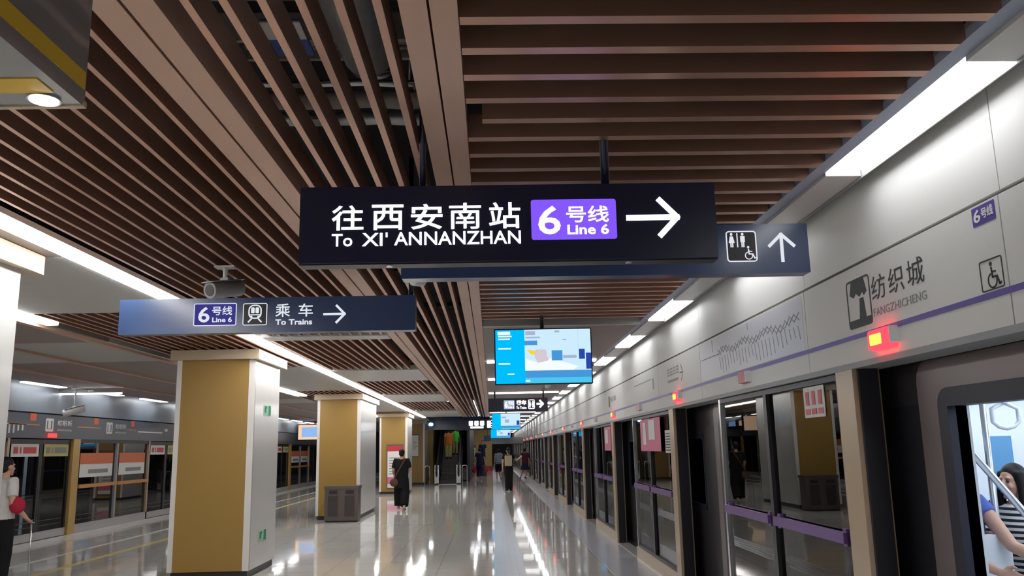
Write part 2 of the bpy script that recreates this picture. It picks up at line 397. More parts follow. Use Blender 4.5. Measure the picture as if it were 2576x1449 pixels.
# carriers above the slats
for i, y in enumerate((0.4, 2.2, 5.6, 7.6, 9.6)):
    struct(B(-4.95, 0.0, y, y + 0.05, ZC + 0.13, ZC + 0.18).build('trim_%d' % (3 + i), 'carrier'))
for i, x in enumerate((0.25, 1.55)):
    struct(B(x, x + 0.05, Y0, 10.3, ZC + 0.12, ZC + 0.17).build('trim_%d' % (8 + i), 'carrier'))
M['recess'] = mat('recess_blue_grey', (0.30, 0.34, 0.45), 0.5, noise=0.05)
struct(B(1.862, 1.943, Y0, 90, ZC + 0.02, ZC + 0.06).build('trim_10', 'recess'))
# far lengthwise slat fields and the cross panels between them
def grille(x0, x1, y0, y1, pitch, label, w=0.034, m='slat', h=0.12):
    mb = MB(); x = x0
    while x + w <= x1 + 1e-6: mb.box(x, x + w, y0, y1, ZC, ZC + h); x += pitch
    mb.box(x0, x1, y0 + 0.1, y0 + 0.14, ZC + h - 0.01, ZC + h + 0.03); mb.box(x0, x1, y1 - 0.14, y1 - 0.1, ZC + h - 0.01, ZC + h + 0.03)
    return tag(mb.build('slat_panel', m), label, 'slat panel', 'slatted ceiling panels')
grille(-2.98, -1.38, 11.34, 15.75, 0.131, 'dark slatted ceiling panel between the first and second white cross panels')
grille(-2.98, -1.38, 18.35, 23.0, 0.131, 'dark slatted ceiling panel between the second and third white cross panels')
grille(-2.98, -1.38, 26.6, 32.9, 0.131, 'dark slatted ceiling panel farthest along the left walkway')
for i, (a, b) in enumerate(((10.95, 11.32), (15.78, 18.3), (23.05, 26.5), (33.0, 39.0))):
    tag(B(-2.99, -1.345, a, b, ZC - 0.01, ZC + 0.08).build('cross_panel', 'panelwhite'), 'white cross panel in the slatted ceiling, %s one along the left walkway' % ORD[i], 'ceiling panel', 'white cross panels of the ceiling')
# centre strip over the columns
for i, (a, b) in enumerate(((6.3, 8.87), (15.0, 21.0), (25.4, 33.0), (38, 46))):
    tag(B(-4.86, -3.21, a, b, ZC, ZC + 0.08).build('grey_panel', 'panelgrey'), 'plain grey ceiling panel over the column row, %s from the camera' % ORD[i], 'ceiling panel', 'grey panels over the column row')
for i, (a, b) in enumerate(((8.9, 14.97), (21.03, 25.35), (33.05, 37.9))):
    grille(-4.86, -3.21, a, b, 0.131, 'slatted ceiling panel over the column row, %s from the camera' % ORD[i])
for i, x in enumerate((-4.5, -3.6, -2.7, -1.7)): struct(B(x, x + .04, 8.9, 46, ZC + .12, ZC + .16).build('trim_%d' % (33 + i), 'carrier'))
struct(B(-4.86, -3.21, Y0, 6.28, ZC, ZC + 0.08).build('trim_11', 'soffit'))
# left platform ceiling
for i, (a, b, m) in enumerate(((Y0, 11.2, 'soffit'), (11.2, 13.6, 'panelgrey'), (13.6, 18.4, 'soffit'), (18.4, 24.0, 'soffit'), (24.0, 26, 'panelgrey'), (26, 40, 'soffit'), (40, 43, 'panelgrey'), (43, 70, 'soffit'))):
    struct(B(LX + 0.45, -5.06, a, b, ZC, ZC + 0.08).build('trim_%d' % (12 + i), m))
for i, x in enumerate((-5.2, -6.6, -8.0)):
    struct(B(x, x + 0.09, Y0, 70, ZC - 0.035, ZC + 0.0).build('trim_%d' % (20 + i), 'board'))
# right soffit past the slats, with crosswise light bars
struct(B(-0.09, 1.86, 10.32, 95, ZC + 0.0, ZC + 0.1).build('trim_23', 'soffit'))
struct(B(-0.09, 1.86, 10.22, 10.32, ZC - 0.02, ZC + 0.1).build('trim_24', 'panelgrey'))
def light_bar(x0, x1, y0, y1, z, label, group, m='led', name='ceiling_light', fm='panelwhite', drop=0.03):
    t = thing(name, ((x0 + x1) / 2, (y0 + y1) / 2, z), label, 'ceiling light', group)
    B(x0 - 0.012, x1 + 0.012, y0 - 0.012, y1 + 0.012, z + drop, z + drop + 0.04).build('housing', fm, t)
    B(x0, x1, y0, y1, z, z + drop).build('diffuser', m, t)
    return t
for i, y in enumerate((14.5, 18.3, 22.9, 27.7, 31.5, 35.3, 40, 45, 50, 55, 60.8, 66, 72, 78, 84, 90)):
    light_bar(-0.06, 1.84, y, y + 0.16, ZC - 0.03, 'crosswise white light bar over the right walkway, %s beyond the slats' % ORD[i], 'crosswise light bars', 'dim_led')
light_bar(-3.185, -3.045, Y0, 39.5, ZC - 0.02, 'long unbroken white light strip running beside the column row on its right', None)
light_bar(-5.03, -4.90, Y0, 9.55, ZC - 0.02, 'white light strip left of the column row, ending behind the nearest column', 'light strips left of the columns')
light_bar(-5.03, -4.90, 19.2, 22.6, ZC - 0.02, 'short white light strip left of the column row, seen past the large column', 'light strips left of the columns')
light_bar(-5.03, -4.90, 28.0, 38.0, ZC - 0.02, 'white light strip left of the column row, beyond the column with the bin', 'light strips left of the columns')
# light trough along the right wall: white metal panels with a light panel in every second place
for i in range(35):
    a = 3.13 + 2.795 * (i - 6)
    n_ = ORD[i - 6] if i >= 6 else ORD[i] + ' behind'
    lab = 'bright light panel above the right wall, %s from the camera' % n_
    light_bar(1.952, 2.145, a, a + 1.43, ZC + .03, lab, 'light panels over the right wall', 'panel', 'light_panel', 'panelwhite', 0.02)
    tag(B(1.945, 2.15, a + 1.442, a + 2.783, ZC, ZC + 0.05).build('blank_panel', 'panelwhite'), 'blank white ceiling panel just past the %s light panel above the right wall' % n_, 'ceiling panel', 'blank panels between the light panels')
struct(MB().box(2.15, 2.235, -3, 90, ZC + 0.22, ZC + 0.26).box(2.152, 2.16, -3, 90, ZC - 0.012, ZC + 0.22).build('trim_25', 'grey'))
for i in range(22):
    a = 2.6 + 2.9 * i
    light_bar(LX + 0.16, LX + 0.36, a, a + 1.5, ZC, 'light panel above the dark left platform wall, %s from the left' % ORD[i], 'light panels over the left wall', 'panel', 'light_panel')
light_bar(-10.0, -8.25, 19.0, 19.08, ZC - 0.12, 'slim crosswise light bar hung over the left platform edge', None, 'dim_led')
struct(B(LX - 0.2, LX + 0.45, Y0, 70, ZC + 0.12, ZC + 0.2).build('trim_26', 'soffit'))

# ------------------------------------------------------------------ in the ceiling void
mb = MB().tube([(-0.62, 1.0, 3.72), (-0.62, 3.0, 3.72), (-0.60, 4.0, 3.72), (-0.60, 4.15, 3.66)], [(0.16, 0.14), (0.16, 0.14), (0.155, 0.135), (0.10, 0.05)], 20)
tag(mb.build('air_duct', 'foil'), 'foil-wrapped air duct in the open ceiling void', 'duct')
for i, (y, z, h) in enumerate(((3.55, 3.88, 0.10), (4.2, 3.88, 0.16))):
    t = thing('cable_tray', (-1.1, y, z), 'pale cable tray crossing the ceiling void, %s' % ('nearer the camera' if i == 0 else 'behind the blue notice'), 'cable tray', 'cable trays in the ceiling void')
    B(-1.9, -0.3, y, y + 0.03, z, z + h).build('rail', 'concrete', t); B(-1.9, -0.3, y + 0.22, y + 0.25, z, z + h).build('rail', 'concrete', t)
    for k in range(10): B(-1.85 + 0.16 * k, -1.82 + 0.16 * k, y + 0.03, y + 0.22, z, z + 0.02).build('rung', 'cable', t)
    for x in (-1.8, -0.42): MB().tube([(x, y + .015, z), (x, y + .015, 4.3)], [.008, .008], 8).build('hanger', 'steel', t)
    for k in range(4):
        yy = y + 0.06 + 0.04 * k; MB().tube([(-1.9 + 0.2 * j, yy + random.uniform(-.01, .01), z + 0.04 + random.uniform(0, .02)) for j in range(9)], [0.015] * 9, 8).build('cable', 'cable', t)
for i, (y, z, r, m, w) in enumerate(((4.62, 3.82, 0.02, 'steel', 'thin steel pipe'), (4.95, 3.86, 0.055, 'concrete', 'pale insulated pipe'), (5.35, 3.9, 0.045, 'foil', 'foil-wrapped pipe'))):
    t = thing('pipe', (-1.1, y, z), '%s crossing the ceiling void above the slats' % w, 'pipe', 'pipes in the ceiling void')
    MB().tube([(-1.9 + 0.2 * k, y + 0.012 * math.sin(k * 2), z) for k in range(9)], [r * (1 + 0.1 * math.sin(3 * k)) for k in range(9)], 12).build('tube', m, t)
    for x in (-1.75, -0.45): MB().tube([(x, y, z), (x, y, 4.3)], [.007, .007], 8).build('hanger', 'steel', t)
t = thing('notice_board', (-0.92, 3.7, 3.62), 'blue and white notice lying above the slats in the ceiling void', 'notice')
B(-1.02, -0.84, 3.52, 3.86, 3.62, 3.632).build('sheet', 'c_cyan', t); MB().tube([(-.93, 3.525, 3.63), (-.93, 3.525, 4.3)], [.006, .006], 8).build('hanger', 'steel', t); B(-1.02, -0.84, 3.52, 3.68, 3.612, 3.62).build('print_band', 'paper', t)

# ------------------------------------------------------------------ hanging signs
def arrow(mb, fr, a0, a1, b0, b1, w, d0, d1, way='right'):
    if way == 'right':
        m = (b0 + b1) / 2; h = (b1 - b0) / 2 - w * 0.4
        mb.stroke(fr, [(a0, m), (a1 - w * 0.6, m)], w, d0, d1); mb.stroke(fr, [(a1 - h - w * .55, m + h), (a1 - w * 0.7, m)], w, d0, d1); mb.stroke(fr, [(a1 - h - w * .55, m - h), (a1 - w * 0.7, m)], w, d0, d1)
    else:
        m = (a0 + a1) / 2; h = (a1 - a0) / 2 - w * 0.4
        mb.stroke(fr, [(m, b0), (m, b1 - w * 0.6)], w, d0, d1); mb.stroke(fr, [(m - h, b1 - h - w * .55), (m, b1 - w * 0.7)], w, d0, d1); mb.stroke(fr, [(m + h, b1 - h - w * .55), (m, b1 - w * 0.7)], w, d0, d1)
    return mb
def wheelchair(mb, fr, a, b, s, d0, d1):
    """wheelchair user pictogram, s tall"""
    mb.disc(fr, a + 0.40 * s, b + 0.90 * s, 0.085 * s, d0, d1)
    mb.stroke(fr, [(a + 0.41 * s, b + 0.76 * s), (a + 0.44 * s, b + 0.40 * s), (a + 0.72 * s, b + 0.38 * s), (a + 0.84 * s, b + 0.08 * s), (a + 0.93 * s, b + 0.11 * s)], 0.085 * s, d0, d1)
    mb.stroke(fr, [(a + 0.42 * s, b + 0.60 * s), (a + 0.66 * s, b + 0.58 * s)], 0.06 * s, d0, d1)
    pts = [(a + 0.42 * s + 0.27 * s * math.cos(math.radians(t)), b + 0.27 * s + 0.27 * s * math.sin(math.radians(t))) for t in range(110, 371, 20)]
    return mb.stroke(fr, pts, 0.06 * s, d0, d1)
def man(mb, fr, a, b, s, d0, d1, skirt=False):
    mb.disc(fr, a, b + 0.9 * s, 0.09 * s, d0, d1)
    if skirt: mb.prism(fr, [(a - 0.10 * s, b + 0.76 * s), (a + 0.10 * s, b + 0.76 * s), (a + 0.2 * s, b + 0.3 * s), (a - 0.2 * s, b + 0.3 * s)], d0, d1)
    else: mb.rect(fr, a - 0.15 * s, a + 0.15 * s, b + 0.35 * s, b + 0.78 * s, d0, d1)
    return mb.rect(fr, a - 0.10 * s, a - 0.02 * s, b, b + 0.36 * s, d0, d1).rect(fr, a + 0.02 * s, a + 0.10 * s, b, b + 0.36 * s, d0, d1)
def rods(t, xs, y, z0, z1=4.3, r=0.022, m='signface'):
    for x in xs:
        b = MB().tube([(x, y, z0), (x, y, z1)], [r, r], 12); b.build('hanger_rod', m, t)
        MB().tube([(x, y, z0), (x, y, z0 + 0.012)], [r * 2, r * 2], 12).build('rod_collar', m, t)
def bevelbox(t, name, m, x0, x1, y0, y1, z0, z1, r=0.02):
    fr = Fr(((x0 + x1) / 2, y1, (z0 + z1) / 2), (1, 0, 0))
    return MB().rect(fr, -(x1 - x0) / 2, (x1 - x0) / 2, -(z1 - z0) / 2, (z1 - z0) / 2, 0, y1 - y0, r).build(name, m, t)

# main sign
X0, X1, Y, ZB, ZT = -0.906, 1.11, 3.92, 2.585, 2.962
t = thing('station_sign', (0.1, Y + 0.05, ZB), 'large dark lit hanging sign with white Chinese and English lettering, purple badge and right arrow', 'sign')
bevelbox(t, 'case', 'signface', X0, X1, Y, Y + 0.13, ZB, ZT, 0.008)
bevelbox(t, 'case_rim', 'black', X0 - 0.004, X1 + 0.004, Y + 0.02, Y + 0.11, ZB - 0.006, ZT + 0.005, 0.008)
f = Fr((0, Y, 0), (1, 0, 0))
mb = MB()
for ch, a in zip('往西安南站', (-0.752, -0.560, -0.372, -0.187, 0.004)): 
    for q in ((-.0013, .0013, 0) if ch == '南' else (0,)): mb.text(f, ch, a + q, a + 0.152 + q, 2.744 + q * .7, 2.868 + (a + 0.752) * 0.008 + q * .7, 0.004 + q * .1, bold=0.0 if ch == '南' else 0.011)
mb.build('lettering', 'letter', t)
mb = MB()
mb.text(f, 'To', -0.75, -0.652, 2.665, 2.727, 0.004, bold=0.010).build('lettering', 'letter', t); mb = MB(); mb.text(f, 'XI', -0.606, -0.508, 2.665, 2.729, 0.004, bold=0.010).rect(f, -0.493, -0.484, 2.708, 2.731, 0, 0.004).text(f, 'ANNANZHAN', -0.452, 0.156, 2.667, 2.732, 0.004, bold=0.010)
mb.build('lettering', 'letter', t)
MB().rect(f, 0.208, 0.622, 2.684, 2.884, 0, 0.003, 0.012).build('line_badge', 'lilac', t)
mb = MB().text(f, '6', 0.242, 0.350, 2.71, 2.852, 0.007, bold=0.012); mb.text(f, '号线', 0.378, 0.585, 2.768, 2.850, 0.007, bold=0.01); mb.text(f, 'Line 6', 0.382, 0.583, 2.708, 2.757, 0.007, bold=0.02)
mb.build('badge_lettering', 'letter', t)
arrow(MB(), f, 0.678, 0.938, 2.687, 2.888, 0.027, 0, 0.004).build('arrow', 'letter', t)
rods(t, (0.585,), Y + 0.065, ZT - 0.01, 4.3); rods(t, (-0.321,), Y + 0.065, ZT - 0.01, 4.3, 0.016)
mb = MB().tube([(-0.48, Y + 0.05, ZB - 0.012), (-0.48, Y + 0.05, ZB + 0.002)], [0.016, 0.014], 10); mb.build('screw_cap', 'steel', t)
mb = MB().tube([(0.68, Y + 0.05, ZB - 0.012), (0.68, Y + 0.05, ZB + 0.002)], [0.016, 0.014], 10); mb.build('screw_cap', 'steel', t)

# sign behind it
k = 0.8; Y = 5.06
def up(x): return x * k
X0, X1, ZB, ZT = up(-0.676), up(2.502), 1.7 + 1.296 * k, 1.7 + 1.69 * k
t = thing('toilet_sign', (0.75, Y + 0.05, ZB), 'dark blue hanging sign with toilet pictograms and an up arrow, partly behind the large sign', 'sign')
bevelbox(t, 'case', 'signblue', X0, X1, Y, Y + 0.12, ZB, ZT, 0.008)
f = Fr((0, Y, 0), (1, 0, 0))
def z(v): return 1.7 + (v - 1.7) * k
MB().rect(f, up(1.862), up(2.086), z(3.095), z(3.328), 0, 0.002, 0.02).build('pictogram_field', 'ink', t)
mb = MB().ring(f, up(1.855), up(2.093), z(3.088), z(3.335), 0.007, 0, 0.004, 0.02)
man(mb, f, up(1.898), z(3.205), 0.092, 0.002, 0.005, True); mb.rect(f, up(1.939), up(1.947), z(3.205), z(3.318), 0.002, 0.005); man(mb, f, up(1.985), z(3.205), 0.092, 0.002, 0.005)
wheelchair(mb, f, up(1.982), z(3.108), 0.085, 0.002, 0.005)
mb.build('pictogram', 'letterdim', t)
MB().ring(f, up(1.515), up(1.755), z(3.088), z(3.335), 0.007, 0, 0.004, 0.02).build('pictogram_frame', 'letterdim', t)
arrow(MB(), f, up(2.183), up(2.398), z(3.09), z(3.322), 0.020, 0, 0.004, 'up').build('arrow', 'letterdim', t)
rods(t, (0.0, 0.95), Y + 0.095, ZT - 0.01, 4.3)

# left sign
Y = 7.2
t = thing('trains_sign', (-1.9, Y + 0.05, z(2.98)), 'long blue hanging sign reading To Trains with a right arrow, behind the security camera', 'sign')
bevelbox(t, 'case', 'signblue', up(-3.98), up(-0.805), Y, Y + 0.12, z(2.98), z(3.362), 0.008)
f = Fr((0, Y, 0), (1, 0, 0))
MB().rect(f, up(-3.178), up(-2.735), z(3.068), z(3.298), 0, 0.002, 0.012).build('line_badge', 'indigo', t)
mb = MB().ring(f, up(-3.185), up(-2.728), z(3.06), z(3.306), 0.007, 0, 0.004, 0.014)
mb.text(f, '6', up(-3.135), up(-3.015), z(3.098), z(3.268), 0.005, bold=0.015); mb.text(f, '号线', up(-2.99), up(-2.775), z(3.175), z(3.272), 0.005, bold=0.01); mb.text(f, 'Line 6', up(-2.985), up(-2.775), z(3.098), z(3.152), 0.005, bold=0.02)
mb.build('badge_lettering', 'letterdim', t)
MB().rect(f, up(-2.652), up(-2.407), z(3.065), z(3.292), 0, 0.002, 0.012).build('pictogram_field', 'ink', t)
mb = MB().ring(f, up(-2.66), up(-2.40), z(3.058), z(3.30), 0.007, 0, 0.004, 0.016)
a, b = up(-2.53), z(3.085)
mb.ring(f, a - 0.057, a + 0.057, b + 0.035, b + 0.158, 0.011, 0.002, 0.005, 0.045)
mb.rect(f, a - 0.034, a - 0.004, b + 0.085, b + 0.135, 0.002, 0.005, 0.008); mb.rect(f, a + 0.004, a + 0.034, b + 0.085, b + 0.135, 0.002, 0.005, 0.008)
mb.rect(f, a - 0.05, a + 0.05, b + 0.066, b + 0.074, 0.002, 0.005); mb.disc(f, a - 0.03, b + 0.053, 0.009, 0.002, 0.005); mb.disc(f, a + 0.03, b + 0.053, 0.009, 0.002, 0.005)
mb.stroke(f, [(a - 0.03, b + 0.035), (a - 0.055, b + 0.008)], 0.012, 0.002, 0.005); mb.stroke(f, [(a + 0.03, b + 0.035), (a + 0.055, b + 0.008)], 0.012, 0.002, 0.005)
mb.build('pictogram', 'letterdim', t)
mb = MB().text(f, '乘', up(-2.312), up(-2.155), z(3.145), z(3.29), 0.004, bold=0.008); mb.text(f, '车', up(-2.065), up(-1.91), z(3.145), z(3.288), 0.004, bold=0.008)
mb.text(f, 'To Trains', up(-2.31), up(-1.915), z(3.058), z(3.118), 0.004, bold=0.025); mb.build('lettering', 'letterdim', t)
arrow(MB(), f, up(-1.79), up(-1.55), z(3.065), z(3.27), 0.020, 0, 0.004).build('arrow', 'letterdim', t)
rods(t, (-2.265, -0.687), Y + 0.06, z(3.35), 4.3)

# far signs
def far_sign(name, label, x0, x1, y, z0, z1, m, draw, rx):
    t = thing(name, ((x0 + x1) / 2, y, z0), label, 'sign')
    bevelbox(t, 'case', m, x0, x1, y, y + 0.12, z0, z1, 0.01)
    draw(t, Fr((x0, y, z0), (1, 0, 0)), x1 - x0, z1 - z0)
    rods(t, rx, y + 0.06, z1 - 0.01, ZC + 0.09 if x0 > -0.3 else 4.3)
def d4(t, f, w, h):
    MB().rect(f, .26 * w, .44 * w, .2 * h, .85 * h, 0, .004, .02).build('line_badge', 'scr_slate', t)
    mb = MB().text(f, '6', .275 * w, .325 * w, .28 * h, .78 * h, .01, bold=.03); mb.text(f, '号线', .335 * w, .43 * w, .5 * h, .8 * h, .01); mb.text(f, 'Line 6', .335 * w, .43 * w, .26 * h, .44 * h, .01); mb.build('badge_lettering', 'letter', t)
    mb = MB().text(f, '乘车', .47 * w, .64 * w, .48 * h, .85 * h, .01, bold=.04); mb.text(f, 'To Trains', .47 * w, .64 * w, .2 * h, .38 * h, .01, bold=.03); mb.build('lettering', 'letter', t)
    mb = MB().ring(f, .67 * w, .78 * w, .18 * h, .88 * h, .02, 0, .01, .03); man(mb, f, .70 * w, .3 * h, .48 * h, 0, .01, True); man(mb, f, .75 * w, .3 * h, .48 * h, 0, .01); mb.build('pictogram', 'letter', t)
    arrow(MB(), f, .82 * w, .94 * w, .25 * h, .85 * h, .05, 0, .01).build('arrow', 'letter', t)
k4 = 22.5 / 24
far_sign('trains_sign', 'small dark hanging sign under the big television, with badge, pictograms and arrow', -0.08 * k4, 1.61 * k4, 22.5, 1.7 + 1.02 * k4, 1.7 + 1.40 * k4, 'signface', d4, (0.1, 1.4))
def d5(t, f, w, h):
    mb = MB()
    for a in (.36, .52, .68): mb.rect(f, a * w, (a + .12) * w, .42 * h, .88 * h, 0, .01, .04)
    mb.rect(f, .40 * w, .78 * w, .16 * h, .36 * h, 0, .01, .03); mb.rect(f, .88 * w, .99 * w, .2 * h, .88 * h, 0, .01, .04)
    mb.build('lit_panel', 'letter', t)
far_sign('exit_sign', 'dark hanging sign with white lit characters at the end of the hall beside the escalator', -1.70, -0.01, 41, 2.60, 3.10, 'signface', d5, (-1.4, -0.4))

# televisions
def tv(x0, x1, y, z0, z1, label, full=True):
    t = thing('television', ((x0 + x1) / 2, y, z0), label, 'television', 'hanging televisions')
    bevelbox(t, 'case', 'black', x0, x1, y, y + 0.09, z0, z1, 0.012)
    w, h = x1 - x0, z1 - z0; f = Fr((x0, y, z0), (1, 0, 0))
    e = 0.012 * w
    MB().rect(f, e, .31 * w, e, h - e, 0, .003).build('screen', 'scr_cyan', t)
    pic = MB().rect(f, .31 * w, w - e, .245 * h, h - e, 0, .003).build('picture', 'scr_sky', t)
    MB().rect(f, .31 * w, w - e, e, .12 * h, 0, .003).build('caption_bar', 'scr_teal', t); MB().rect(f, .31 * w, w - e, .12 * h, .245 * h, 0, .003).build('caption_bar', 'scr_azure', t)
    if full:
        mb = MB(); mb.rect(f, .035 * w, .165 * w, .89 * h, .95 * h, 0.003, .005)
        for i, (b, l) in enumerate(((.85, .14), (.80, .12), (.36, .12), (.63, .13))): mb.rect(f, .04 * w, .04 * w + l * w, b * h, (b + .025) * h, 0.003, .005)
        mb.rect(f, .13 * w, .20 * w, .18 * h, .20 * h, .003, .005); mb.rect(f, .315 * w, .36 * w, .05 * h, .08 * h, .003, .005); mb.build('caption', 'scr_white', t)
        MB().prism(f, [(.312 * w, .25 * h), (.312 * w, .46 * h), (.42 * w, .40 * h), (.58 * w, .46 * h), (.86 * w, .31 * h), (.80 * w, .25 * h)], .003, .004).build('picture_bed', 'scr_white', pic)
        MB().rect(f, .41 * w, .535 * w, .45 * h, .62 * h, .004, .006, .03).prism(f, [(.41 * w, .50 * h), (.55 * w, .48 * h), (.55 * w, .42 * h), (.44 * w, .38 * h)], .004, .005).build('picture_cushion', 'scr_rose', pic)
        MB().prism(f, [(.33 * w, .62 * h), (.43 * w, .60 * h), (.41 * w, .52 * h), (.37 * w, .54 * h)], .004, .005).build('picture_lamp', 'scr_lemon', pic)
        MB().rect(f, .585 * w, .695 * w, .42 * h, .60 * h, .004, .006).build('picture_box', 'scr_azure', pic); MB().rect(f, .31 * w, .44 * w, .70 * h, .78 * h, .004, .006).build('picture_heading', 'scr_azure', pic)
        MB().rect(f, .865 * w, .925 * w, .44 * h, .62 * h, .004, .006).rect(f, .935 * w, w - e, .26 * h, .55 * h, .004, .006).build('picture_cabinet', 'scr_deep', pic)
        MB().rect(f, .70 * w, .84 * w, .46 * h, .51 * h, .004, .006).rect(f, .86 * w, .862 * w, .62 * h, h - e, .004, .006).rect(f, .32 * w, .42 * w, .88 * h, .95 * h, .004, .005).rect(f, .32 * w, .47 * w, .82 * h, .85 * h, .004, .005).rect(f, .70 * w, .74 * w, .78 * h, .80 * h, .004, .005).rect(f, .62 * w, .67 * w, .92 * h, .96 * h, .004, .005).build('picture_print', 'scr_slate', pic)
    else:
        MB().rect(f, .45 * w, .60 * w, .42 * h, .62 * h, .003, .005).build('picture_box', 'scr_slate', pic); MB().rect(f, .33 * w, .5 * w, .7 * h, .8 * h, .003, .005).build('picture_heading', 'scr_slate', pic)
        MB().rect(f, .86 * w, .96 * w, .27 * h, .55 * h, .003, .005).build('picture_cabinet', 'scr_deep', pic)
    MB().box((x0 + x1) / 2 - .12, (x0 + x1) / 2 + .12, y + .09, y + .12, (z0 + z1) / 2 - .1, (z0 + z1) / 2 + .1).build('bracket', 'black', t)
    MB().tube([((x0 + x1) / 2, y + .14, (z0 + z1) / 2 - .08), ((x0 + x1) / 2, y + .14, ZC + .1 if y > 10.3 else 4.3)], [.025, .025], 10).build('hanger_rod', 'black', t)
kt = 9.6 / 10.6
tv(0.052 * kt, 1.28 * kt, 9.5, 1.7 + .777 * kt, 1.7 + 1.482 * kt, 'big hanging television with blue side bar and bright room picture, nearest the camera')
tv(0.02, 1.17, 34, 2.44, 3.09, 'small blue hanging television far along the walkway, upper of the two', False)
tv(-0.05, 0.95, 42.5, 2.22, 2.68, 'smallest blue hanging television, under the other far screen', False)

# ------------------------------------------------------------------ cameras on stalks
def cctv(loc, top, yaw, pitch, label, m='camgrey', L=0.26, r=0.055):
    t = thing('security_camera', loc, label, 'security camera', 'security cameras')
    c = Vector(loc)
    MB().tube([c + Vector((0, 0, r * .8)), (c.x, c.y, top)], [.018, .022], 10).build('stalk', 'camwhite', t)
    MB().box(c.x - .03, c.x + .03, c.y - .03, c.y + .03, c.z + r * .6, c.z + r * 1.3).build('bracket', 'camwhite', t)
    if top <= ZC + .01: MB().box(c.x - .08, c.x + .08, c.y - .05, c.y + .05, top - .012, top).build('mount_plate', 'camwhite', t)
    R = Matrix.Rotation(yaw, 4, 'Z') @ Matrix.Rotation(pitch, 4, 'X'); d = (R @ Vector((0, -1, 0))).normalized()
    MB().tube([c - d * L * .55, c - d * L * .5, c + d * L * .45, c + d * L * .5], [r * .8, r, r, r * .96], 20).build('housing', m, t)
    MB().tube([c + d * (L * .5), c + d * (L * .5 + .004)], [r * .68, r * .68], 18).build('lens', 'ink', t)
    fr = Vector((0, 0, r)); MB().tube([c - d * L * .5 + fr, c + d * L * .62 + fr], [(r * .95, .006), (r * .95, .006)], 12, ref=(0, 0, 1)).build('sun_shield', m, t)
cctv((-2.14, 6.72, 3.015), ZC + .0, -0.5, 0.22, 'grey bullet camera hanging in front of the To Trains sign, lens toward the viewer', L=0.32, r=0.068)
cctv((-0.57, 6.6, 3.03), ZC + .0, 2.6, -0.1, 'small white camera under the slats at the right end of the To Trains sign', 'camwhite', .12, .04)
cctv((-9.05, 18.6, 2.70), ZC - .02, -1.0 + math.pi, -0.3, 'white bullet camera hanging over the left platform', 'camwhite', .42, .08)
cctv((1.20, 17.5, 2.98), ZC + .02, 0.3, -0.3, 'small pale camera hanging under the right soffit beyond the big television', 'camwhite', .18, .05)

# ------------------------------------------------------------------ hanging box with yellow bands, top left
bx0, bx1, by0, by1, bz0, bz1 = -2.6, -1.05, 0.7, 2.088, 2.60, 3.12
t = thing('hanging_box', (-1.8, 1.4, bz0), 'grey hanging box with yellow bands and a spot light, top left corner', 'hanging box')
B(bx0, bx1, by0, by1, bz0, bz1).build('case', 'boxgrey', t)
B(bx0 - .003, bx1 + .004, by1 - .012, by1 + .004, bz0 - .004, bz0 + .012).build('edge_trim', 'captan', t)
B(bx1, bx1 + .003, by0, by1 - .01, bz0 + .044, bz0 + .090).build('yellow_band', 'yellow', t)
B(bx0, bx1 - .03, by1 - .175, by1 - .095, bz0 - .003, bz0).build('yellow_band', 'yellow', t)
fr = Fr((-1.125, by1 - .055, bz0), (1, 0, 0), (0, -1, 0))
MB().disc(fr, 0, 0, .040, 0, .006, 24).build('lamp_rim', 'steel', t); MB().disc(fr, 0, 0, .034, .006, .008, 24).build('lamp', 'spot', t)
rods(t, (-2.28, -1.48), 1.4, bz1 - .01, 4.3)

# ------------------------------------------------------------------ columns
def column(y0, y1, label, x0=-4.55, x1=-3.42, face=True):
    t = thing('column', ((x0 + x1) / 2, (y0 + y1) / 2, 0), label, 'column', 'mustard and white columns')
    B(x0 + .02, x1, y0 + .02, y1 - .02, 0.1, 3.06).build('side_panel', 'colwhite', t)
    for ya, yb in ((y0, y0 + .02), (y1 - .02, y1)):
        B(x0 + .07, x1 - .09, ya, yb, 0.1, 3.06).build('mustard_panel', 'colyellow', t)
    for xa, xb in ((x0, x0 + .07), (x1 - .09, x1 - .0)):
        B(xa, xb, y0 - .004, y0 + .03, .1, 3.06).build('corner_trim', 'trimwhite', t)
    B(x0 + .04, x1 - .03, y0 + .04, y1 - .03, 0, .1).build('plinth', 'skirt', t)
    B(x0 - .07, x1 + .07, y0 - .10, y1 + .16, 3.055, ZC - .005).build('cap', 'captan', t)
    return t
column(4.65, 6.10, 'white and mustard column at the left frame edge, nearest the camera')
column(12.3, 13.74, 'mustard-fronted column with white sides, the large one in the foreground')
column(22.3, 25.3, 'mustard-fronted column with the waste bin standing against it')
column(34.7, 36.7, 'mustard column carrying the red-headed poster')
column(43.6, 45.6, 'farthest mustard column, with the white framed notice')
def green_sign(y, z, label):
    t = thing('exit_sticker', (-3.418, y, z), label, 'exit sign', 'green exit signs on the column side')
    f = Fr((-3.42, y, z), (0, 1, 0))
    MB().rect(f, 0, .40, 0, .15, .001, .005).build('plate', 'palegreen', t)
    MB().rect(f, .28, .40, 0, .15, .005, .008).rect(f, .06, .14, .04, .13, .005, .008).disc(f, .16, .12, .02, .005, .008).build('pictogram', 'green', t)
green_sign(12.80, 2.27, 'green exit sign high on the white side of the large column')
green_sign(12.75, 0.44, 'green exit sign low on the white side of the large column')

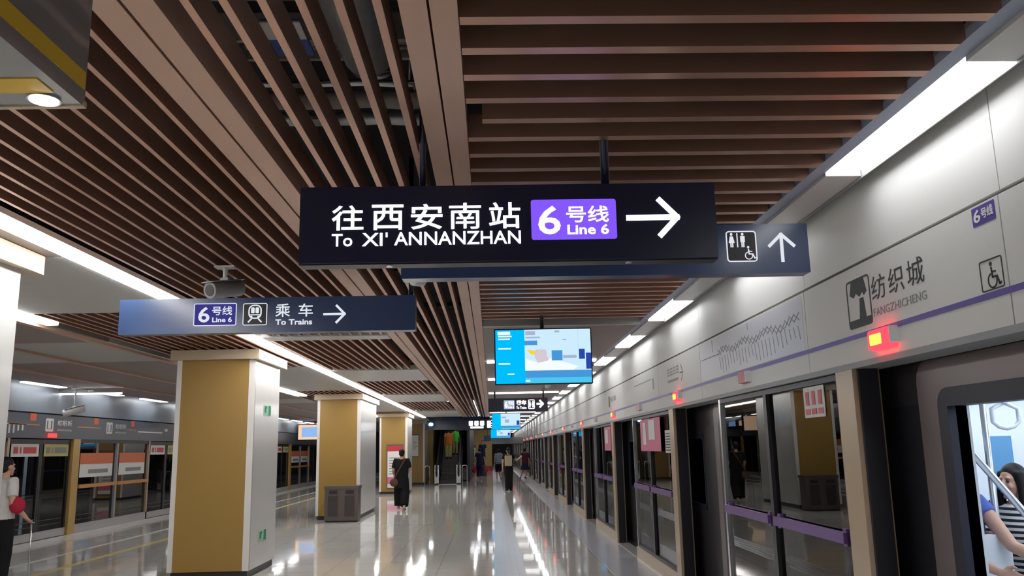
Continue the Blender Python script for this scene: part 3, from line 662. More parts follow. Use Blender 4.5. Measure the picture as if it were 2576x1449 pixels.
# waste bin
t = thing('waste_bin', (-3.74, 21.6, 0), 'low grey-brown twin waste bin in front of the mustard column', 'waste bin')
B(-4.155, -3.33, 21.45, 21.9, 0.04, .80).build('body', 'binbrown', t); B(-4.17, -3.31, 21.43, 21.92, .80, .875).build('lid', 'binbrown', t)
B(-4.13, -3.35, 21.48, 21.88, 0, .04).build('foot', 'skirt', t)
for x in (-4.07, -3.66): B(x, x + .24, 21.435, 21.45, .14, .64).build('door', 'bindark', t); B(x + .02, x + .22, 21.44, 21.452, .68, .76).build('slot', 'ink', t)
# poster on the fourth column, notices
def poster(name, x0, x1, y, z0, z1, label, head='red', body='paper', fm='binbrown', cat='poster'):
    t = thing(name, ((x0 + x1) / 2, y, z0), label, cat)
    f = Fr((x0, y, z0), (1, 0, 0)); w, h = x1 - x0, z1 - z0
    MB().rect(f, 0, w, 0, h, 0, .04).build('frame', fm, t); MB().rect(f, .05 * w, .95 * w, .02 * h, .84 * h, .04, .045).build('sheet', body, t)
    MB().rect(f, .05 * w, .95 * w, .84 * h, .965 * h, .04, .046).build('heading', head, t)
    mb = MB()
    for i in range(7): mb.rect(f, .15 * w, (.6 + .3 * random.random()) * w, (.32 + .06 * i) * h, (.34 + .06 * i) * h, .045, .047)
    mb.build('print', 'inkgrey', t)
    if head == 'red': MB().rect(f, .05 * w, .95 * w, .10 * h, .26 * h, .045, .047).build('picture', 'pink', t)
    return t
poster('poster', -4.25, -3.58, 34.69, .22, 1.96, 'red-headed standing poster on the mustard column behind the person in black')
poster('notice', -4.08, -3.72, 43.59, 1.40, 2.50, 'white framed notice on the farthest mustard column', 'paper', 'paper', 'skirt', 'notice')

# ------------------------------------------------------------------ right platform screen doors
def far_y(k): return 5.36 + PIT * k
NB = 17
for k in range(-1, NB):
    ye = far_y(k); o_ = ORD[k + 1]
    t = thing('door_pillar', (PX + .1, ye - .13, 0), 'champagne metal pillar of the right platform doors, %s from the camera' % o_, 'pillar', 'pillars of the right platform doors')
    B(PX, PX + .17, ye - .25, ye, 0, 2.135).build('casing', 'beige', t)
    B(PX + .03, PX + .15, ye - .275, ye - .25, 0, 2.135).build('black_edge', 'black', t); B(PX + .03, PX + .15, ye, ye + .03, 0, 2.135).build('black_edge', 'black', t)
    # fixed screen
    a, b = ye + .03, ye + 2.96
    t = thing('glass_screen', (PX + .08, (a + b) / 2, 0), 'fixed glass screen with purple push bars just past the %s pillar' % o_, 'glass screen', 'fixed glass screens on the right')
    B(PX + .01, PX + .12, a, b, 0, .17).build('sill', 'beige', t)
    m = a + 1.5
    mb = MB().box(PX + .03, PX + .09, b - .05, b, .17, 2.13); mb.build('edge_frame', 'steel', t)
    mb = MB().box(PX + .03, PX + .09, a, b - .05, 2.09, 2.13).box(PX + .03, PX + .09, a, b - .05, .17, .21).box(PX + .03, PX + .09, a, a + .05, .21, 2.09); mb.build('frame', 'black', t)
    B(PX + .025, PX + .095, m - .035, m + .035, .21, 2.09).build('mullion', 'black', t)
    for y0, y1 in ((a + .05, m - .035), (m + .035, b - .05)):
        B(PX + .055, PX + .067, y0, y1, .21, 2.09).build('pane', 'glassR', t)
        br = B(PX + .0, PX + .03, y0 + .03, y1 - .03, 1.06, 1.13).build('push_bar', 'purplebar', t)
        MB().box(PX + .03, PX + .06, y0 + .05, y0 + .11, 1.04, 1.15).box(PX + .03, PX + .06, y1 - .11, y1 - .05, 1.04, 1.15).build('bar_bracket', 'purplebar', br)
    # sliding leaves parked behind the screens on either side
    for y0, y1, wh in ((b - 1.0, b - .03, 'far'), (ye + .06, ye + 1.02, 'near')):
        t = thing('sliding_door', (PX + .15, (y0 + y1) / 2, 0), 'open sliding door leaf behind the %s half of the glass screen past the %s pillar' % (wh, o_), 'sliding door', 'open sliding door leaves on the right')
        MB().box(PX + .135, PX + .165, y0, y0 + .05, .02, 2.12).box(PX + .135, PX + .165, y1 - .05, y1, .02, 2.12).box(PX + .135, PX + .165, y0 + .05, y1 - .05, .02, .12).box(PX + .135, PX + .165, y0 + .05, y1 - .05, 2.04, 2.12).build('frame', 'black', t)
        B(PX + .145, PX + .155, y0 + .05, y1 - .05, .12, 2.04).build('pane', 'glassR', t)
    # threshold of the opening
    struct(B(PX + .0, PX + .2, b + .01, ye + PIT - .28, -.01, .006).build('trim_%d' % (60 + k), 'sillgrey'))
    # lamps on the header
    yl = 4.61 + 5.3 * k
    if yl > 2:
        t = thing('alarm_lamp', (PX - .03, yl, 2.205), 'lit red warning lamp on the right header, %s from the camera' % ORD[k], 'warning lamp', 'lit red lamps on the right header')
        f = Fr((PX, yl, 2.205), (0, -1, 0))
        MB().rect(f, -.13, .13, 0, .11, 0, .05, .02).build('lens', 'redlamp', t); MB().rect(f, -.10, .035, .025, .085, .05, .054, .008).build('core', 'amber', t); MB().rect(f, .13, .14, .02, .11, 0, .05).build('end_cap', 'camwhite', t)
        t = thing('alarm_lamp', (PX - .03, yl + 2.63, 2.215), 'unlit red box lamp on the right header past the %s lit lamp' % ORD[k], 'warning lamp', 'unlit red boxes on the right header')
        f = Fr((PX, yl + 2.63, 2.215), (0, -1, 0))
        MB().rect(f, -.11, .09, 0, .095, 0, .045, .006).build('lens', 'redbox', t); MB().rect(f, .09, .12, 0, .095, 0, .045, .004).build('end_cap', 'camwhite', t)

# stuck on the glass
def sheet(name, x, y0, y1, z0, z1, m, label, cat='poster', lines=None, side=-1, inner=None):
    t = thing(name, (x, (y0 + y1) / 2, z0), label, cat)
    f = Fr((x, y1, z0), (0, -1, 0)) if side < 0 else Fr((x, y0, z0), (0, 1, 0)); w, h = y1 - y0, z1 - z0
    MB().rect(f, 0, w, 0, h, 0, .004, .01).build('sheet', m, t)
    if inner: MB().rect(f, inner[0] * w, inner[1] * w, inner[2] * h, inner[3] * h, .004, .006).build('heading', inner[4], t)
    if lines:
        mb = MB()
        for (a0, a1, b0, b1) in lines: mb.rect(f, a0 * w, a1 * w, b0 * h, b1 * h, .006, .008)
        mb.build('print', lines_mat if isinstance(lines_mat, str) else 'ink', t)
    return t
lines_mat = 'red'
sheet('sticker', PX + .053, 5.70, 6.08, 1.87, 2.085, 'paper', 'white sticker with red print on the nearest glass screen', 'sticker', [(.08, .30, .1, .28), (.38, .62, .1, .28), (.70, .93, .1, .28), (.12, .28, .4, .85), (.42, .58, .4, .85), (.74, .9, .4, .85)])
lines_mat = 'paper'
sheet('poster', PX + .024, 11.25, 12.75, 1.62, 2.075, 'pink', 'pink poster on the second glass screen from the camera', 'poster', [(.15, .3, .2, .9), (.45, .75, .35, .95)])
lines_mat = 'ink'
sheet('notice', PX + .053, 10.66, 11.1, 1.60, 1.89, 'paper', 'white notice with rows of print beside the pink poster', 'notice', [(.1, .9, .1 + .12 * i, .15 + .12 * i) for i in range(7)])
lines_mat = 'paper'
sheet('poster', PX + .053, 16.2, 17.1, 1.62, 2.075, 'pink', 'pink poster on the third glass screen from the camera', 'poster', [(.2, .6, .3, .9)])

# lettering on the right header
FW = Fr((PX, 0, 0), (0, -1, 0))
def wall_sign(name, y, z, label, cat='wall lettering'): return thing(name, (PX, y, z), label, cat)
t = wall_sign('station_name', 4.6, 2.355, 'black station name lettering with city gate emblem on the right header')
MB().ring(FW, -5.075, -4.755, 2.37, 2.665, .012, 0, .002, .03).rect(FW, -5.07, -4.76, 2.375, 2.42, 0, .0015).prism(FW, [(-5.0, 2.655), (-4.83, 2.655), (-4.80, 2.57), (-4.84, 2.55), (-4.86, 2.575), (-4.90, 2.55), (-4.95, 2.58), (-4.98, 2.555), (-5.03, 2.575)], 0, .002).prism(FW, [(-4.92, 2.42), (-4.83, 2.42), (-4.85, 2.54), (-4.90, 2.54)], 0, .002).build('emblem', 'ink', t)
mb = MB()
for i, ch in enumerate('纺织城'): mb.text(FW, ch, -4.735 + .212 * i, -4.562 + .212 * i, 2.492, 2.632, .002)
mb.build('lettering', 'ink', t)
MB().text(FW, 'FANGZHICHENG', -4.735, -4.135, 2.402, 2.448, .002).build('lettering', 'inkgrey', t)
t = wall_sign('line_badge', 3.58, 2.64, 'purple line 6 badge at the end of the right header', 'badge')
MB().rect(FW, -3.665, -3.49, 2.645, 2.732, 0, .002, .006).build('plate', 'purple', t)
mb = MB().text(FW, '6', -3.652, -3.60, 2.66, 2.718, .004, bold=.02); mb.text(FW, '号线', -3.592, -3.503, 2.668, 2.716, .004, bold=.02); mb.build('lettering', 'paper', t)
t = wall_sign('wheelchair_symbol', 3.58, 2.34, 'black wheelchair symbol in a rounded frame on the right header', 'symbol')
MB().ring(FW, -3.66, -3.49, 2.342, 2.482, .006, 0, .002, .012).build('frame', 'ink', t); wheelchair(MB(), FW, -3.622, 2.352, .118, 0, .002).build('pictogram', 'ink', t)
t = wall_sign('route_map', 7.3, 2.34, 'long pale route map with crisscross line and station marks on the right header', 'route map')
MB().rect(FW, -8.78, -5.83, 2.342, 2.72, 0, .0015).build('sheet', 'maptint', t)
mb = MB(); n = 22
for i in range(n):
    a = -8.1 + 2.2 * i / n; b = 2.545 + .02 * math.sin(i)
    mb.stroke(FW, [(a, b), (a + .1, b + .055), ], .008, .0015, .003); mb.stroke(FW, [(a, b + .055), (a + .1, b)], .008, .0015, .003)
mb.stroke(FW, [(-8.75, 2.56), (-8.1, 2.56)], .01, .0015, .003); mb.rect(FW, -8.3, -8.29, 2.6, 2.72, .0015, .003).rect(FW, -7.12, -7.11, 2.66, 2.72, .0015, .003)
mb.build('route_line', 'inkgrey', t)
mb = MB()
for i in range(24):
    a = -8.05 + .092 * i; l = .07 + .08 * random.random()
    mb.stroke(FW, [(a, 2.52), (a + .03, 2.52 - l)], .014, .0015, .0025)
mb.build('lettering', 'grey', t)
t = wall_sign('direction_lettering', 10.0, 2.44, 'grey direction lettering with a slim arrow on the right header past the route map')
mb = MB()
for i in range(4):
    for j in range(3): mb.rect(FW, -10.5 + .17 * i, -10.38 + .17 * i, 2.54 + .035 * j, 2.56 + .035 * j, 0, .002)
mb.rect(FW, -10.5, -9.9, 2.46, 2.49, 0, .002).build('lettering', 'inkgrey', t)
MB().stroke(FW, [(-9.8, 2.53), (-9.66, 2.53)], .012, 0, .002).stroke(FW, [(-9.74, 2.62), (-9.65, 2.53), (-9.74, 2.44)], .010, 0, .002).build('arrow', 'ink', t)
t = wall_sign('direction_lettering', 12.4, 2.4, 'faint grey map strip on the right header past the arrow lettering')
MB().stroke(FW, [(-13.0, 2.60), (-11.6, 2.60)], .012, 0, .002).rect(FW, -11.5, -11.42, 2.45, 2.6, 0, .002).build('lettering', 'inkgrey', t)
t = wall_sign('station_name', 15.4, 2.40, 'small black station emblem on the right header, above the third lit lamp')
MB().rect(FW, -15.9, -15.75, 2.42, 2.62, 0, .002, .02).build('emblem', 'ink', t); MB().text(FW, '纺织城', -15.65, -15.0, 2.50, 2.60, .002).build('lettering', 'inkgrey', t)

# ------------------------------------------------------------------ train at the right platform
TX = 2.50
t = thing('train_car', (TX + 1.3, 10, -.05), 'metro train standing behind the right platform doors with its doors open', 'train')
TP = 4.55
ops = [(2.95 + TP * k, 4.50 + TP * k) for k in range(-1, 12)]
ya, yb = -1.6, 58
mb = MB(); ys = ya
for a, b in ops:
    wa, wb = (ys + a) / 2 - .55, (ys + a) / 2 + .55
    if a - ys > 1.6:
        mb.box(TX, TX + .06, ys, wa, -.05, 3.4).box(TX, TX + .06, wb, a, -.05, 3.4).box(TX, TX + .06, wa, wb, -.05, .95).box(TX, TX + .06, wa, wb, 1.82, 3.4)
        fw = Fr((TX, wb, 0), (0, -1, 0))
        w = MB().ring(fw, 0, wb - wa, .95, 1.82, .05, -.03, .004, .1).build('window_frame', 'rubber', t)
        MB().rect(fw, .05, wb - wa - .05, 1.0, 1.77, -.03, -.02, .06).build('pane', 'glassW', w)
    elif a - ys > .02: mb.box(TX, TX + .06, ys, a, -.05, 3.4)
    mb.box(TX, TX + .06, a, b, 1.92, 3.4)
    ys = b
mb.box(TX, TX + .06, ys, yb, -.05, 3.4).build('side_wall', 'traindark', t)
for a, b in ops:
    fw = Fr((TX, b, 0), (0, -1, 0))
    d = MB().ring(fw, -.33, b - a + .33, -.2, 2.14, .235, -.01, .03, .12).build('door_frame', 'trainframe', t)
    MB().ring(fw, -.10, b - a + .10, -.2, 1.975, .10, -.06, .045, .10).build('door_seal', 'rubber', d)
    B(TX - .006, TX + .004, b + .36, b + .82, .25, 1.90).build('dark_panel', 'black', t)
    if b > 6:
        lf = MB().box(TX + .02, TX + .05, a, a + .10, 0, 1.92).box(TX + .02, TX + .05, b - .46, b - .36, 0, 1.92).box(TX + .02, TX + .05, a + .1, b - .46, 0, .9).box(TX + .02, TX + .05, a + .1, b - .46, 1.75, 1.92).build('door_leaf', 'steel', t)
        B(TX + .03, TX + .04, a + .1, b - .46, .9, 1.75).build('door_pane', 'glassW', lf)
B(TX + .06, 5.2, ya, yb, -.05, 0).build('car_floor', 'grey', t)
B(TX + .06, 5.2, ya, yb, 2.22, 2.26).build('car_ceiling', 'trainwhite', t)
B(5.14, 5.2, ya, yb, 0, 2.22).build('far_wall', 'trainwhite', t)
MB().box(TX + .06, TX + .075, -1.6, 57.5, 1.95, 2.22).build('lintel_panel', 'trainwhite', t)
for a, b in ops:
    B(TX + .061, TX + .075, b, b + .48, 0, 1.95).build('door_pocket', 'trainwhite', t); B(TX + .061, TX + .075, a - .48, a, 0, 1.95).build('door_pocket', 'trainwhite', t)
for k in range(1, 8):
    b = ops[k][1]
    B(5.10, 5.14, b - 1.5, b + .6, .02, 1.95).build('far_door', 'trainwhite', t); B(5.095, 5.12, b + 3.75 - TP, b + 4.15 - TP, 1.15, 1.72).build('far_window', 'trainblue', t)
    B(TX + .09, TX + .52, b + .55, b + 2.45, .38, .44).build('bench', 'trainblue', t)
    B(4.62, 5.10, b + .7, b + 2.4, .38, .44).build('bench', 'trainblue', t)
    B(TX + .09, TX + .50, b + .48, b + .50, .35, 1.15).build('bench_screen', 'trainwhite', t)
for x in (3.2, 4.4): B(x, x + .22, ya + .3, yb - .3, 2.19, 2.22).build('lamp', 'trainlamp', t)
for k in range(1, 5):
    b = ops[k][1]
    MB().tube([(3.0, b + .6, 0), (3.0, b + .6, 2.22)], [.02, .02], 12).build('pole', 'steel', t)
    MB().tube([(3.85, b - .75, 0), (3.85, b - .75, 2.22)], [.02, .02], 12).build('pole', 'steel', t)
    MB().tube([(TX + .2, b + .50, 1.62), (TX + .30, b + .40, 1.60), (TX + .36, b + .20, 1.38), (TX + .42, b - .02, 1.14), (TX + .42, b - .05, .9)], [.02] * 5, 12).build('grab_rail', 'steel', t)
    MB().tube([(TX + .12, b + .33, 1.46), (TX + .19, b + .31, 1.44), (TX + .21, b + .29, 1.38), (TX + .2, b + .28, .3)], [.016] * 4, 12).build('grab_rail', 'steel', t)
    for j in range(3):
        x, y = 3.0, b + .38 - .42 * j
        s_ = MB().box(x - .012, x + .012, y - .03, y + .03, 1.90, 2.22).build('hand_strap', 'trainwhite', t)
        MB().tube([(x + .09 * math.cos(a_), y, 1.83 + .075 * math.sin(a_)) for a_ in [math.radians(q) for q in (90, 150, 210, 240, 270, 300, 330, 390, 450)]], [.013] * 9, 8, ref=(0, 1, 0.01)).build('strap_loop', 'scr_white' if False else 'trainwhite', s_)
    MB().tube([(3.0, b - 1.6, 2.05), (3.0, b + 2.0, 2.05)], [.015, .015], 10).build('ceiling_rail', 'steel', t)
B(PX + 4.0, PX + 4.1, Y0, Y1, -1, 4.3).build('wall_tunnel', 'void')['kind'] = 'structure'

# ------------------------------------------------------------------ left platform screen doors
struct(B(LX - .05, LX + .0, Y0, 95, 2.66, 3.6).build('wall_left', 'leftupper'))
struct(B(LX - .05, LX + .012, Y0, 95, 2.12, 2.63).build('wall_left_header', 'leftfascia'))
struct(B(LX - .2, LX - .05, Y0, 95, 2.12, 4.3).build('wall_left_core', 'seam'))
struct(B(LX - 3.4, LX - 3.3, Y0, 95, -1, 4.3).build('wall_track', 'walldark'))
LP = 7.0
for k in range(-1, 8):
    yp = 19.95 + LP * k; o_ = ORD[k + 1]
    t = thing('door_pillar', (LX, yp, 0), 'gold metal pillar of the left platform doors, %s from the left' % o_, 'pillar', 'pillars of the left platform doors')
    B(LX - .16, LX + .02, yp - .16, yp + .16, 0, 2.12).build('casing', 'gold', t)
    a, b = yp + .16, yp + 4.28
    t = thing('glass_screen', (LX - .05, (a + b) / 2, 0), 'fixed dark glass screen with orange push bar past the %s gold pillar' % o_, 'glass screen', 'fixed glass screens on the left')
    B(LX - .12, LX, a, b, 0, .19).build('sill', 'sillgrey', t); m = (a + b) / 2
    MB().box(LX - .1, LX - .02, a, b, 2.04, 2.12).box(LX - .1, LX - .02, a, a + .05, .19, 2.04).build('frame', 'black', t)
    B(LX - .1, LX + .0, m - .05, m + .05, .19, 2.04).build('mullion', 'grey', t); B(LX - .1, LX + .0, b - .08, b, 0, 2.12).build('mullion', 'beige', t)
    for y0, y1 in ((a + .05, m - .05), (m + .05, b - .08)):
        B(LX - .065, LX - .053, y0, y1, .19, 2.04).build('pane', 'glassD', t); B(LX - .03, LX + .04, y0, y1, 1.0, 1.08).build('push_bar', 'orange', t)
    a2, b2 = b + .02, yp + LP - .18
    for j, (y0, y1) in enumerate(((a2, (a2 + b2) / 2 - .005), ((a2 + b2) / 2 + .005, b2))):
        t = thing('sliding_door', (LX - .06, (y0 + y1) / 2, 0), 'closed dark sliding door leaf, %s of the pair past the %s gold pillar' % ('left' if j == 0 else 'right', o_), 'sliding door', 'closed sliding door leaves on the left')
        MB().box(LX - .1, LX - .04, y0, y0 + .06, .17, 2.1).box(LX - .1, LX - .04, y1 - .06, y1, .17, 2.1).box(LX - .1, LX - .04, y0 + .06, y1 - .06, 2.0, 2.1).build('frame', 'black', t)
        B(LX - .1, LX - .03, y0, y1, 0.01, .17).build('kick_plate', 'sillgrey', t); B(LX - .075, LX - .063, y0 + .06, y1 - .06, .17, 2.0).build('pane', 'glassD', t)
        if k < 3:
            ls = [(.08, .24, .25, .75), (.3, .36, .25, .75), (.42, .9, .25, .75)]
            lines_mat = 'red' if j == 0 else 'inkgrey'
            sheet('sticker', LX - .038, y0 + .1, y1 - .1, 1.74, 2.0, 'paper' if j == 0 else 'yellowpaper', '%s sticker strip on the %s sliding door past the %s gold pillar' % ('white and pink' if j == 0 else 'yellow', 'left' if j == 0 else 'right', o_), 'sticker', ls, 1)
    if k < 4:
        lines_mat = 'inkgrey'
        for j, (y0, y1) in enumerate(((a + .18, m - .15), (m + .22, b - .22))):
            sheet('poster', LX - .05, y0, y1, 1.24, 1.80, 'paper', 'orange and white poster on the %s pane past the %s gold pillar' % ('left' if j == 0 else 'right', o_), 'poster', [(.25, .85, .15, .32)], 1, (0, 1, .54, 1, 'orangepaper'))
# header graphics on the left
FL = Fr((LX + .012, 0, 0), (0, 1, 0))
for i, (y0, n_) in enumerate(((18.5, 'nearer the left edge'), (21.4, 'beside the mustard column'))):
    t = thing('station_name', (LX, y0 + .5, 2.25), 'white station name with gate emblem on the dark left header, %s' % n_, 'wall lettering')
    MB().ring(FL, y0, y0 + .33, 2.27, 2.55, .05, 0, .004, .03).rect(FL, y0 + .1, y0 + .22, 2.33, 2.5, 0, .004).build('emblem', 'paper', t)
    MB().text(FL, '纺织城', y0 + .5, y0 + 1.15, 2.40, 2.53, .004, bold=.02).build('lettering', 'paper', t); MB().text(FL, 'FANGZHICHENG', y0 + .5, y0 + 1.15, 2.29, 2.33, .004).build('lettering', 'paper', t)
for i, (y0, y1) in enumerate(((17.1, 18.25), (19.9, 21.1), (22.6, 23.2))):
    t = thing('line_strip', (LX, y0, 2.36), 'orange line mark with small orange badge on the dark left header, %s from the left' % ORD[i], 'line mark', 'orange line marks on the left header')
    MB().rect(FL, y0, y1, 2.385, 2.41, 0, .004).build('stripe', 'orange', t)
    MB().rect(FL, y1 - .38, y1 - .15, 2.48, 2.63, 0, .005).build('badge', 'orangepaper', t)
t = thing('route_map', (LX, 17.4, 2.2), 'white vertical station names of a route map on the dark left header', 'route map')
mb = MB().rect(FL, 16.2, 17.75, 2.39, 2.405, 0, .004)
for j in range(9): mb.rect(FL, 16.3 + .16 * j, 16.36 + .16 * j, 2.39 - .1 - .08 * random.random(), 2.38, 0, .004)
mb.build('lettering', 'paper', t)
t = thing('route_map', (LX, 24.2, 2.3), 'pale route line on the dark left header beside the large column', 'route map')
MB().rect(FL, 23.3, 25.0, 2.34, 2.37, 0, .004).rect(FL, 25.2, 25.4, 2.40, 2.47, 0, .004).build('route_line', 'paper', t)
t = thing('alarm_lamp', (LX + .03, 18.75, 2.14), 'small lit red lamp on the dark left header', 'warning lamp'); MB().rect(FL, 18.62, 18.9, 2.14, 2.23, 0, .06, .02).build('lens', 'redglow', t)
t = thing('television', (-8.9, 26.3, 2.62), 'blue lit screen hanging over the left platform beside the large column', 'television')
bevelbox(t, 'case', 'black', -9.25, -8.15, 25.2, 25.3, 2.55, 2.92, .01); MB().rect(Fr((-9.25, 25.2, 2.55), (1, 0, 0)), .32, 1.08, .05, .33, 0, .004).build('screen', 'scr_pblue', t); rods(t, (-8.7,), 25.25, 2.9, ZC + .02, .02)
t = thing('advert_screen', (-8.7, 41, 2.3), 'lit orange and blue advertising screen seen between the columns', 'screen')
bevelbox(t, 'case', 'black', -9.3, -7.65, 41, 41.12, 2.28, 3.05, .01); MB().rect(Fr((-9.3, 41, 2.28), (1, 0, 0)), .04, 1.58, .04, .73, 0, .004).build('screen', 'scr_peach', t); MB().rect(Fr((-9.3, 41, 2.28), (1, 0, 0)), .2, .95, .16, .62, .004, .006).build('picture', 'scr_pblue', t); rods(t, (-8.5,), 41.06, 3.0, ZC + .02, .02)
for i, (m, y) in enumerate((('scr_slate', 44), ('scr_peach', 46.5), ('scr_pblue', 48.6))):
    t = thing('header_light_box', (LX + .05, y, 2.66), '%s light box on the far left wall header seen between the columns' % ('pale', 'orange', 'blue')[i], 'light box')
    MB().rect(FL, y, y + 1.6, 2.66, 3.02, -.01, .05).build('case', 'black', t); MB().rect(FL, y + .1, y + 1.5, 2.70, 2.98, .05, .055).build('face', m, t)

# ------------------------------------------------------------------ floor markings
def strip(name, x0, x1, y0, y1, m, label, cat, h=.003): return tag(B(x0, x1, y0, y1, 0, h).build(name, m), label, cat)
t = thing('tactile_path', (.24, 40, 0), 'grey ribbed tactile guide path running down the right walkway', 'tactile path')
B(.03, .45, 8, 92, 0, .003).build('base', 'tactile', t)
mb = MB()
for x in (.08, .17, .26, .35): mb.box(x, x + .035, 8, 92, .003, .007)
mb.build('ribs', 'tactile', t)
strip('yellow_line', -6.86, -6.72, 8, 60, 'lineyellow', 'yellow safety line along the left platform floor', 'floor line')
strip('white_line', -7.75, -7.65, 8, 60, 'linewhite', 'pale line on the floor beyond the yellow line', 'floor line')
strip('edge_strip', LX + .05, LX + .65, 8, 70, 'linewhite', 'pale stone strip along the left platform doors', 'floor strip')
strip('edge_strip', 1.62, 2.18, 3, 80, 'tactile', 'grey stone strip along the right platform doors', 'floor strip')

# ------------------------------------------------------------------ end of the hall
struct(B(-1.95, 0.0, 68, 68.2, 0.35, 3.6).build('wall_back', 'wallyellow')); struct(B(-1.95, 0.0, 67.97, 68.2, 0, .35).build('baseboard_back', 'red'))
struct(B(0.0, PX + .2, 95, 95.2, 0, 3.6).build('wall_far', 'walldark')); struct(B(0, PX, 60, 60.4, 2.02, 2.46).build('trim_30', 'beamgrey')); struct(B(-.0, .05, 68, 95, 0, 3.6).build('wall_back_return', 'walldark'))
struct(B(-5.0, -3.35, 46.5, 46.7, 0, 3.2).build('wall_stairs', 'wallyellow')); struct(B(-3.35, -3.2, 46.5, 60, 0, 4.3).build('wall_stairs_left', 'wallyellow')); struct(B(LX, -5.0, 69, 69.2, 0, 3.3).build('wall_left_end', 'walldark'))
struct(B(-3.6, -.1, 43.9, 44.2, 2.72, 3.35).build('trim_31', 'signblue')); struct(B(-3.35, -1.2, 58, 58.2, 0, 4.3).build('wall_stairs_end', 'walldark')); struct(B(-1.35, -1.2, 46.5, 58, 0, 4.3).build('wall_stairs_right', 'walldark'))
struct(B(-3.2, -1.35, 55, 58, 3.4, 3.5).build('trim_32', 'walldark'))
light_bar(-1.08, -.92, 45, 66, 4.235, 'long added fill strip hidden past the bulkhead, brightening the mustard end wall', None, 'dim_led')  # added lamp, out of view behind the bulkhead, to brighten the end wall
light_bar(-3.0, -1.5, 45.2, 45.35, 4.235, 'added fill strip hidden over the escalator', None, 'dim_led')  # unseen lamp added to lift the dark escalator end
t = thing('wall_light', (-3.3, 43.85, 2.95), 'round glowing lamp on the dark blue bulkhead above the escalator', 'lamp')
MB().ball((-3.12, 43.86, 3.0), .12, .06, .08).build('bulb', 'dim_led', t); MB().ball((-3.12, 43.89, 3.0), .24, .05, .18).build('shade', 'trainblue', t)
# escalator
ex0, ex1, ey = -2.9, -1.58, 43.3
t = thing('escalator', ((ex0 + ex1) / 2, ey, 0), 'black escalator climbing away at the end of the hall', 'escalator')
mb = MB()
for i in range(18): mb.box(ex0 + .24, ex1 - .24, ey + .5 + .38 * i, ey + .5 + .38 * (i + 1) + .01, 0 if i == 0 else .2 * i - .2, .2 * (i + 1))
mb.build('steps', 'step', t); B(ex0 + .2, ex1 - .2, ey - .4, ey + .5, 0, .02).build('landing_plate', 'steel', t)
for x in (ex0, ex1 - .22):
    f = Fr((x, 0, 0), (0, 1, 0)); f.n = Vector((1, 0, 0))
    MB().prism(f, [(ey - .1, 0), (ey + .5, 0), (ey + 7.3, 3.5), (ey + 7.3, 3.9), (ey + .4, .35), (ey - .1, .35)], 0, .22).build('skirt_panel', 'traindark', t)
    MB().prism(f, [(ey - .25, .35), (ey - .35, .7), (ey - .25, .95), (ey + .4, .98), (ey + 7.0, 4.2), (ey + 7.3, 3.9), (ey + .4, .35)], .08, .13).build('balustrade', 'glassD', t)
    MB().tube([(x + .11, ey - .15, .42), (x + .11, ey - .36, .55), (x + .11, ey - .38, .82), (x + .11, ey - .2, 1.0), (x + .11, ey + .4, 1.02), (x + .11, ey + 7.0, 4.25)], [.045] * 6, 10).build('handrail', 'rubber', t)
    B(x + .0, x + .22, ey - .14, ey - .08, .05, .95).build('newel_plate', 'steel', t)
t = poster('poster', -1.72, -1.28, 67.999, .5, 2.05, 'red and white poster on the mustard end wall'); 
t = thing('hanging_notice', (-.45, 66, 2.3), 'small dark blue hanging notice before the mustard end wall', 'notice'); B(-.6, -.05, 66, 66.08, 2.28, 2.72).build('plate', 'signblue', t); rods(t, (-.3,), 66.04, 2.7, 4.3, .02)
t = thing('guard_podium', (-.62, 55, 0), 'low dark podium the uniformed guard stands on', 'podium'); B(-.85, -.35, 54.7, 55.25, 0, .5).build('body', 'bindark', t); B(-.9, -.3, 54.65, 55.3, .5, .55).build('top', 'skirt', t)
for i, (x, y) in enumerate(((-3.25, 43.0), (-1.38, 43.1))):
    t = thing('barrier_post', (x, y, 0), 'steel barrier at the %s side of the escalator foot' % ('left' if i == 0 else 'right'), 'barrier', 'steel barriers at the escalator')
    MB().tube([(x - .12, y, 0), (x - .12, y, .85), (x - .08, y, .92), (x + .08, y, .92), (x + .12, y, .85), (x + .12, y, 0)], [.025] * 6, 10).build('hoop', 'steel', t); B(x - .1, x + .1, y - .008, y + .008, .2, .8).build('panel', 'glassR', t)

# ------------------------------------------------------------------ people
def V(*a): return Vector(a)
def hand(mb, w, e, side, curl=0.5, s=1.0):
    """palm, four unequal bent fingers and a thumb that leaves the side of the palm"""
    d = (w - e).normalized(); x = d.cross(V(0, 1, 0))
    x = x.normalized() if x.length > .1 else V(1, 0, 0)
    n = x.cross(d).normalized(); pc = w + d * .045 * s
    mb.tube([w, w + d * .02 * s, w + d * .06 * s, w + d * .09 * s], [(.026 * s, .02 * s), (.034 * s, .018 * s), (.041 * s, .016 * s), (.038 * s, .013 * s)], 10, ref=n)
    for i, L in enumerate((.066, .075, .070, .054)):
        b = w + d * .085 * s + x * ((i - 1.5) * .0205 * s); t = curl
        d1 = (d * math.cos(t * .6) + n * math.sin(t * .6)); d2 = (d * math.cos(t * 1.4) + n * math.sin(t * 1.4)); d3 = (d * math.cos(t * 2.0) + n * math.sin(t * 2.0))
        p1 = b + d1 * L * .45 * s; p2 = p1 + d2 * L * .35 * s; p3 = p2 + d3 * L * .25 * s
        mb.tube([b - d * .01, p1, p2, p3], [.0098 * s, .0095 * s, .0088 * s, .0072 * s], 8)
    tx = -x * side; b = w + d * .028 * s + tx * .03 * s
    mb.tube([w + d * .02 * s + tx * .015 * s, b + tx * .012 * s, b + tx * .026 * s + d * .024 * s + n * .012 * s, b + tx * .028 * s + d * .048 * s + n * .02 * s], [.014 * s, .013 * s, .0115 * s, .009 * s], 8)

